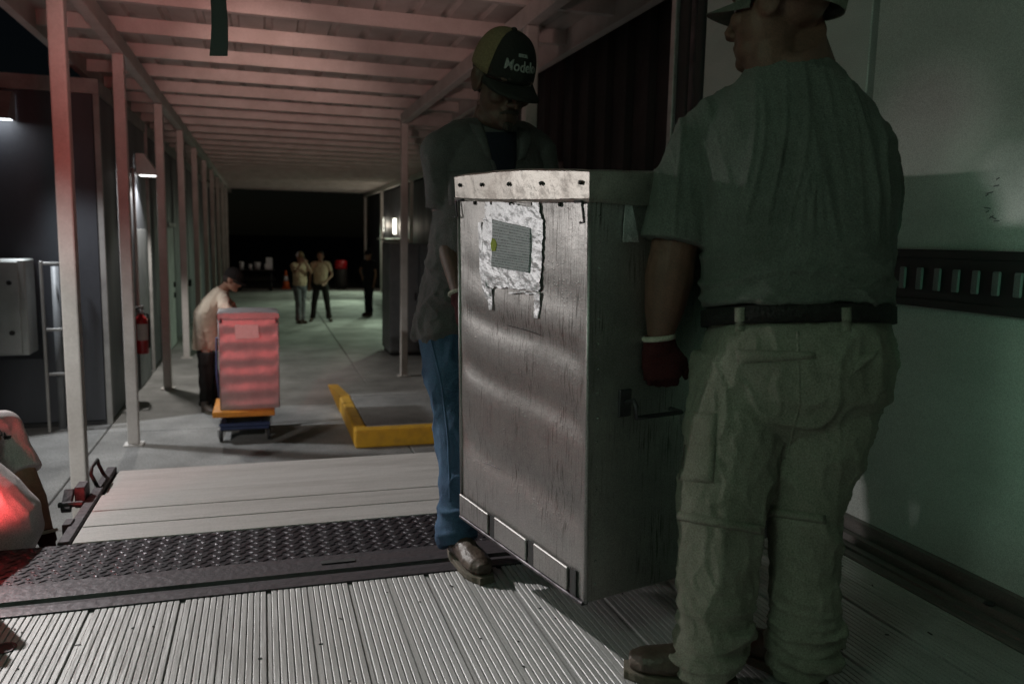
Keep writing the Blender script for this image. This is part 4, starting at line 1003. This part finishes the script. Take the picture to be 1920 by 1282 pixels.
OA = dict(zf=FZ, vox=.0066, vox_b=.0052, torso=[(-.10, .195, .135, .0), (.0, .195, .140, .0), (.18, .190, .145, .01), (.35, .190, .14, .005), (.55, .200, .13, 0), (.75, .205, .118, 0), (.90, .165, .095, 0), (1.0, .085, .07, 0)],
          hips=[(.10, .16, .115, 0), (.0, .175, .13, -.01), (-.08, .172, .13, -.015), (-.13, .12, .10, -.01), (-.17, .06, .06, -.01)], legR=(.098, .078, .070, .066), legL=(.098, .078, .07, .066),
          shirt=M['shirt_charcoal'], trousers=M['denim'], skin=M['skin_dark'], boots=M['boot'], gloves=M['glove_red'], face=True, jowl=.6, neck_r=.072, head_s=1.15, arm_r=.054, sleeve=.66,
          cap=(M['black_cloth'], M['cap_tan'], M['black_cloth']), cap_tilt=R(-4), hair=M['hair'], fold_s=foldA, fold_t=folds(.009, 10, 10, 9, 8, .35), bunch=.007, hem=-.05, curl=.7)
pa = person('man in black and tan cap, open charcoal shirt and blue jeans behind the metal container', JA, OA)
# cap lettering
capo, CT, (ca, cb_, ch_, cz0, cyc) = pa['cap']
FLIP = 1
def cap_text(txt, size, th_mid, zmid, arc, mt, name='cap_lettering'):
    cu = bpy.data.curves.new('t', 'FONT'); cu.body = txt; cu.size = size; cu.align_x = 'CENTER'; cu.extrude = .0; cu.resolution_u = 3; cu.offset = .0006
    to = bpy.data.objects.new('t', cu); col.objects.link(to); dg = bpy.context.evaluated_depsgraph_get(); dg.update()
    me = bpy.data.meshes.new_from_object(to.evaluated_get(dg)); bpy.data.objects.remove(to)
    bm = bmesh.new(); bm.from_mesh(me); bmesh.ops.subdivide_edges(bm, edges=[e for e in bm.edges if e.calc_length() > size*.2], cuts=1)
    r = bmesh.ops.extrude_face_region(bm, geom=list(bm.faces)); up = {v for v in r['geom'] if isinstance(v, bmesh.types.BMVert)}
    for v in bm.verts:
        o2 = .0052 if v in up else .0022
        z = zmid + v.co.y - arc*(v.co.x**2)*8; th = th_mid + FLIP*v.co.x/.098
        sp_ = max(0, min(.999, (z-cz0)/ch_)); rr = math.cos(math.asin(sp_))**.72
        v.co = CT((ca+o2)*rr*math.cos(th), cyc+(cb_+o2)*rr*math.sin(th), z)
    bmesh.ops.recalc_face_normals(bm, faces=bm.faces); bm.to_mesh(me); bm.free()
    return finish(me, name, mt, capo)
M['cap_thread'] = mat('cap_thread', (.36, .36, .34), (.28, .28, .27), .8, scale=200, bump=.4, bscale=400)
cap_text('Modelo', .038, R(86), cz0+.034, .1, M['cap_thread'])
cap_text('ESPECIAL', .009, R(86), cz0+.070, .2, M['cap_thread'])
# goatee, moustache, brows
Rv, Fv, Uv = pa['fr']; hc, hs = pa['hc'], pa['hs']
TT = lambda x, y, z: hc + Rv*(x*hs) + Fv*(y*hs) + Uv*(z*hs)
mb = MB(); mb.tube([TT(-.030, .083, -.072), TT(-.018, .102, -.0595), TT(0, .107, -.058), TT(.018, .102, -.0595), TT(.030, .083, -.072)], [.004, .006, .006, .006, .004], 8)
mb.ell(TT(0, .094, -.104), (.020, .012, .018), (Rv, Fv, Uv))
finish(remesh(mb, .003, 1, folds(.0012, 160, 160, 160, 2)), 'goatee', M['hair'], pa['root'], True)
for q in (-1, 1): MB().tube([TT(q*.014, .098, .027), TT(q*.032, .096, .033), TT(q*.048, .082, .027)], [.003, .0045, .0025], 6).build('eyebrow', M['hair'], pa['root'], True)
bs = bvh_of(pa['shirt']); bt = bvh_of(pa['trousers'])
surf('undershirt', [(905, 248), (918, 300), (935, 360)], [(968, 248), (968, 300), (962, 360)], bs, 8, 12, .005, M['navy'], pa['root'])
surf('collar', [(880, 232), (892, 262), (912, 300)], [(905, 234), (914, 262), (922, 300)], bs, 4, 8, .012, M['shirt_charcoal'], pa['root'])
surf('collar', [(968, 240), (975, 265), (972, 300)], [(992, 242), (996, 268), (984, 300)], bs, 4, 8, .012, M['shirt_charcoal'], pa['root'])
surf('shirt_placket', [(918, 300), (936, 360)], [(927, 298), (945, 358)], bs, 2, 10, .008, M['shirt_charcoal'], pa['root'])
surf('shirt_pocket', [(838, 322), (842, 385)], [(892, 318), (896, 380)], bs, 6, 7, .006, M['shirt_charcoal'], pa['root'])
surf('outseam', [(803, 625), (826, 720), (838, 820), (842, 940)], [(807, 625), (830, 720), (842, 820), (846, 940)], bt, 1, 26, .004, M['denim'], pa['root'])

# ---------------------------------------------------------------- carrier with his back to us
hB = G(1378, 1288, FZ); tB = G(1172, 1262, FZ)
dirB = (tB-hB).normalized(); anB = hB + dirB*.06 + Z3*.10
hBr = G(1545, 1296, FZ); tBr = hBr + Vector((-.10, .26, 0)); anBr = hBr + (tBr-hBr)*.2 + Z3*.10
v = ray(1238, 690); tt = (bpt(bw, .2, 1.8)-CAMP).dot(be)/v.dot(be); dB = tt - .055
JB = dict(pelvis=P(1492, 655, 1.92), chest=P(1492, 400, 1.93), neck=P(1484, 124, 1.94), head=P(1466, 14, 1.90), hfwd=camdir(-.74, .03, .67), hup=camdir(0, 1, .0),
          shL=P(1312, 262, 1.99), shR=P(1612, 272, 1.91), elL=P(1262, 475, 1.99), wrL=P(1236, 640, dB+.0), elR=P(1618, 440, 2.12), wrR=P(1450, 600, 2.22),
          hipL=P(1400, 690, 1.94), hipR=P(1562, 690, 1.90), knL=P(1352, 955, 1.93), knR=P(1508, 965, 1.93), anL=anB, anR=anBr,
          heelL=hB, toeL=tB, heelR=hBr, toeR=tBr, hdL=camdir(.12, -1, .1), pnL=camdir(.1, 0, 1), thL=camdir(1, .1, .2), hdR=camdir(-1, -.2, .3), pnR=camdir(0, 0, 1), thR=camdir(0, 1, 0))
def foldB(p, n):
    # long hanging folds over the back, sideways creases gathered above the belt
    z = p.z; u = (p-CAMP).dot(c_r)
    up = max(0, min(1, (z-2.16)/.12)); lowf = max(0, min(1, (2.22-z)/.14))
    q = Vector((u*19 + (z-2.4)*2.4*math.copysign(1, u-.68) + .5*mn.noise(p*4), 3.3, z*1.6)); rg = ridge(q, 2.8, 3)
    q3 = Vector((u*34 + z*3, 1.3, z*2.4)); rg3 = ridge(q3, 3, 3)
    q2 = Vector((u*5, 8.8, z*21 + math.sin(u*7)*1.6)); rg2 = ridge(q2, 2.6, 2)
    q4 = Vector((u*9+z*20, 2.8, z*32 - u*14)); rg4 = ridge(q4, 3, 2)
    fade = max(0, min(1, (2.65-z)/.24))
    return (.0125*(rg-.12)+.004*rg3)*up*fade + (.013*(rg2-.2)+.005*rg4)*lowf + .002*mn.noise(p*16) + .0012*ridge(p*26, 3, 2)
def foldBt(p, n):
    z = p.z; a = folds(.007, 7, 7, 5, 12, .3)(p, n)
    lo = max(0, min(1, (1.42-z)/.2)); q = Vector((p.x*6, p.y*6, z*26)); a2 = max(0, 1-abs(mn.noise(q))*2.3)**2
    return 1.1*a*(1-.4*lo) + .014*(a2-.25)*lo + .0045*ridge(Vector((p.x*24+p.z*9, p.y*24, p.z*15)), 3, 2) + .0015*ridge(p*30, 3, 2)
OB = dict(zf=FZ, vox=.0062, vox_b=.006, torso=[(.150, .214, .176, .008), (.158, .218, .182, .01), (.22, .219, .186, .02), (.35, .222, .18, .015), (.55, .226, .165, 0), (.72, .222, .145, -.005), (.86, .180, .12, -.005), (.95, .125, .10, -.005), (1.0, .10, .085, 0)],
          hips=[(.092, .198, .160, .008), (.055, .204, .166, .006), (.03, .212, .170, .0), (-.04, .224, .170, -.01), (-.12, .205, .150, -.01), (-.17, .150, .120, -.01), (-.21, .08, .07, -.01)], legL=(.128, .106, .094, .078), legR=(.126, .088, .082, .078),
          shirt=M['shirt_olive'], trousers=M['khaki'], skin=M['skin_deep'], boots=M['boot'], gloves=M['glove_red'], face=True, jowl=1.6, neck_r=.088, head_s=1.14, arm_r=.078, sleeve=.92,
          cap=(M['cap_grey'], M['cap_grey'], M['cap_grey']), cap_tilt=R(12), cap_drop=.030, cap_band=M['khaki'], brim=.07, fold_s=foldB, fold_t=foldBt, bunch=.012, hem=-.055, curl=.9, sm=5)
pb = person('heavy man seen from behind in olive shirt, black belt and khaki cargo trousers', JB, OB)
bt = bvh_of(pb['trousers']); bs = bvh_of(pb['shirt'])
# belt and loops
mb = MB(); rr = []
for zz, o2 in ((.056, .006), (.058, .0185), (.096, .0185), (.098, .006)):
    rr.append(se_ring(pb['V']['pelvis'] + pb['Up']*zz + pb['Fp']*.008, pb['Rp'], pb['Fp'], .205+o2, .165+o2, 48, 2.2))
belt = MB().loft(rr, False).build('belt', M['leather'], pb['root'], True)
for x in (1387, 1587):
    bb = BVHTree.FromPolygons([v.co + ORG[q] for q in (belt, pb['trousers']) for v in q.data.vertices], [tuple(i + (0 if q is belt else len(belt.data.vertices)) for i in p.vertices) for q in (belt, pb['trousers']) for p in q.data.polygons]); surf('belt_loop', [(x-9, 577), (x-9, 622)], [(x+9, 576), (x+9, 621)], bb, 2, 9, .006, M['khaki'], pb['root'])
surf('pocket_flap', [(1378, 655), (1384, 682)], [(1528, 660), (1530, 672)], bt, 16, 3, .007, M['khaki'], pb['root'])
surf('pocket_flap', [(1612, 668), (1600, 700)], [(1648, 655), (1640, 672)], bt, 5, 4, .008, M['khaki'], pb['root'])
surf('zip_flap', [(1258, 955), (1258, 972)], [(1432, 985), (1430, 1002)], bt, 20, 3, .009, M['khaki'], pb['root'])
surf('zip_flap', [(1440, 950), (1440, 966)], [(1548, 965), (1548, 982)], bt, 14, 3, .009, M['khaki'], pb['root'])
surf('cargo_pocket', [(1285, 770), (1272, 900)], [(1345, 775), (1338, 905)], bt, 8, 12, .008, M['khaki'], pb['root'])
surf('back_seam', [(1493, 622), (1496, 760), (1470, 860)], [(1499, 622), (1502, 760), (1476, 860)], bt, 1, 24, .004, M['khaki'], pb['root'])
for zz in (0.0,):
    el, sh = pb['V']['elL'], pb['V']['shL']

# ---------------------------------------------------------------- man in red light at the left edge
cR = Vector((-1.03, 3.14, 0))
JR = dict(pelvis=(-1.02, 3.14, .98), chest=(-1.05, 3.14, 1.26), neck=(-1.15, 3.12, 1.49), head=(-1.27, 3.05, 1.58), hfwd=(1, .1, -.1), shR=(-1.09, 2.95, 1.46), shL=P(6, 800, 3.22),
          elR=(-1.33, 2.95, 1.18), wrR=(-1.32, 2.92, .93), elL=P(58, 915, 3.16), wrL=P(86, 1002, 3.06), hipR=(-1.03, 3.04, .93), hipL=(-1.03, 3.24, .93), knR=(-1.01, 3.03, .5), knL=(-1.0, 3.26, .5),
          anR=(-1.03, 3.02, .1), anL=(-1.02, 3.28, .1), heelR=(-1.1, 3.02, 0), toeR=(-.82, 3.0, 0), heelL=(-1.09, 3.28, 0), toeL=(-.81, 3.3, 0), hdL=camdir(.25, -1, -.1))
OR = dict(zf=0, vox=.009, vox_b=.007, torso=[(-.04, .19, .165, .02), (.12, .205, .20, .045), (.28, .20, .20, .05), (.45, .20, .165, .03), (.65, .20, .135, .01), (.85, .17, .10, 0), (1., .085, .07, 0)],
          hips=[(.09, .17, .14, 0), (0, .18, .15, 0), (-.08, .175, .145, 0)], leg=(.10, .08, .07, .07), shirt=M['white_shirt'], trousers=M['dark_cloth'], skin=M['skin'], boots=M['boot'], gloves=M['glove_red'],
          hair=M['hair'], arm_r=.055, sleeve=.75, fold_s=folds(.004, 6, 6, 4, 21))
pr = person('man in a white polo shirt glowing red at the left edge beside the platform', JR, OR)
br_ = bvh_of(pr['shirt'])
def shirt_text(txt, size, x, y, mt):
    cu = bpy.data.curves.new('t', 'FONT'); cu.body = txt; cu.size = size; cu.resolution_u = 2; cu.offset = .3
    to = bpy.data.objects.new('t', cu); col.objects.link(to); dg = bpy.context.evaluated_depsgraph_get(); dg.update()
    me = bpy.data.meshes.new_from_object(to.evaluated_get(dg)); bpy.data.objects.remove(to)
    bm = bmesh.new(); bm.from_mesh(me)
    for v in bm.verts:
        px_, py_ = x + v.co.x*.82 - v.co.y*.25, y - v.co.y + v.co.x*.42
        h, n, _, _ = br_.ray_cast(CAMP, ray(px_, py_)); h = h or P(px_, py_, 3.0); v.co = h - ray(px_, py_).normalized()*.004
    bm.to_mesh(me); bm.free(); return finish(me, 'shirt_lettering', mt, pr['root'])
shirt_text('USDA', 17, -20, 806, M['black'])
surf('shirt_emblem', [(6, 818), (8, 824)], [(22, 816), (20, 822)], br_, 5, 2, .004, M['black'], pr['root'])

# ---------------------------------------------------------------- man bending over the trolley
hT = G(388, 768, 0); 
JT = dict(pelvis=P(386, 640, 9.75), chest=P(390, 590, 9.62), neck=P(419, 542, 9.5), head=P(437, 525, 9.42), hfwd=(.85, -.32, -.42), shR=P(420, 573, 9.32), shL=P(412, 556, 9.66),
          elR=P(452, 606, 9.25), wrR=P(486, 618, 9.45), elL=P(452, 590, 9.7), wrL=P(490, 600, 9.6), hipR=P(388, 662, 9.66), hipL=P(384, 660, 9.84), knR=P(386, 712, 9.72), knL=P(400, 712, 9.95),
          anR=G(386, 770, 0)+Z3*.1, anL=G(402, 757, 0)+Z3*.1, heelR=G(380, 771, 0), toeR=G(402, 774, 0)+Vector((.0, -.12, 0)), heelL=G(397, 757, 0), toeL=G(418, 760, 0)+Vector((0, -.1, 0)))
OT = dict(zf=0, vox=.011, vox_b=.011, torso=[(-.16, .18, .155, 0), (.1, .18, .15, 0), (.3, .185, .145, -.01), (.5, .195, .14, -.02), (.72, .19, .125, -.015), (.9, .15, .10, 0), (1., .08, .07, 0)],
          hips=[(.17, .155, .135, 0), (.09, .16, .14, 0), (0, .17, .15, 0), (-.07, .162, .142, 0), (-.12, .11, .10, 0), (-.16, .05, .05, 0)], leg=(.10, .085, .075, .07), shirt=M['cream'], trousers=M['black_cloth'], skin=M['skin'], boots=M['boot'], hair=M['hair'],
          cap=(M['black_cloth'],)*3, arm_r=.05, sleeve=.6, fold_s=folds(.007, 9, 9, 5, 31), head_s=1.02)
person('man in cream shirt, black trousers and black cap bending over the trolley box', JT, OT)

# ---------------------------------------------------------------- three people far down the walkway
def stand(x, y, yaw, h, **over):
    s = h/1.75; F = Vector((math.sin(yaw), math.cos(yaw), 0)); Rr = F.cross(Z3); O_ = Vector((x, y, 0))
    q = lambda a, b, c: O_ + Rr*(a*s) + F*(b*s) + Z3*(c*s)
    J = dict(pelvis=q(0, 0, .95), chest=q(0, .01, 1.22), neck=q(0, -.01, 1.46), head=q(0, .03, 1.605), hfwd=F, shL=q(-.18, 0, 1.41), shR=q(.18, 0, 1.41), elL=q(-.25, -.02, 1.13), elR=q(.25, -.02, 1.13),
             wrL=q(-.27, .06, .88), wrR=q(.27, .06, .88), hipL=q(-.09, 0, .90), hipR=q(.09, 0, .90), knL=q(-.115, .02, .5), knR=q(.115, .02, .5), anL=q(-.14, 0, .1), anR=q(.14, 0, .1),
             heelL=q(-.14, -.07, 0), toeL=q(-.17, .19, 0), heelR=q(.14, -.07, 0), toeR=q(.17, .19, 0))
    for k, vv in over.items(): J[k] = q(*vv) if isinstance(vv, tuple) else vv
    return J
base_o = dict(zf=0, vox=.014, vox_b=.013, boot_s=.89, torso=[(-.06, .165, .125, 0), (.1, .17, .13, .01), (.3, .175, .125, 0), (.55, .185, .115, 0), (.78, .185, .105, 0), (.92, .13, .085, 0), (1., .075, .065, 0)],
              hips=[(.09, .15, .115, 0), (0, .165, .125, 0), (-.07, .155, .125, 0), (-.12, .10, .09, 0), (-.16, .05, .05, 0)], leg=(.095, .075, .068, .068), skin=M['skin'], boots=M['boot'], hair=M['hair'], arm_r=.045, sleeve=.62, fold_s=folds(.006, 9, 9, 6, 41))
gm = 'men standing far down the walkway'
a1 = G(563, 606, 0)
person('man in loose tan shirt and grey trousers raising his hands to his face', stand(a1.x, a1.y, R(150), 1.76, elR=(.24, .16, 1.22), wrR=(.10, .22, 1.46), elL=(-.22, .17, 1.22), wrL=(-.06, .22, 1.44), knL=(-.06, .02, .5), anL=(-.06, 0, .1), heelL=(-.06, -.07, 0), toeL=(-.06, .19, 0), anR=(.06, 0, .1), knR=(.06, .02, .5), heelR=(.06, -.07, 0), toeR=(.06, .19, 0)),
       dict(base_o, shirt=M['tan_shirt'], trousers=M['grey_blue'], cap=(M['cap_tan'], M['plastic_white'], M['cap_tan'])), gm)
a2 = G(602, 602, 0)
person('man in tan tee shirt and dark trousers standing with legs apart', stand(a2.x, a2.y, R(185), 1.78, wrL=(-.12, .15, .98), elL=(-.28, .0, 1.15), knL=(-.15, .02, .5), knR=(.15, .02, .5), anL=(-.20, 0, .1), anR=(.20, 0, .1), heelL=(-.2, -.07, 0), toeL=(-.26, .18, 0), heelR=(.2, -.07, 0), toeR=(.26, .18, 0)),
       dict(base_o, shirt=M['tan_shirt'], trousers=M['black_cloth']), gm)
a3 = G(692, 591, 0)
person('person in dark uniform standing hand on hip beside the far cabinets', stand(a3.x, a3.y, R(235), 1.80, elR=(.33, .02, 1.20), wrR=(.16, .10, 1.02), knL=(-.06, .02, .5), anL=(-.06, 0, .1), heelL=(-.06, -.07, 0), toeL=(-.06, .19, 0), anR=(.06, 0, .1), knR=(.06, .02, .5), heelR=(.06, -.07, 0), toeR=(.06, .19, 0)),
       dict(base_o, shirt=M['dark_cloth'], trousers=M['dark_cloth'], cap=(M['dark_cloth'],)*3), gm)
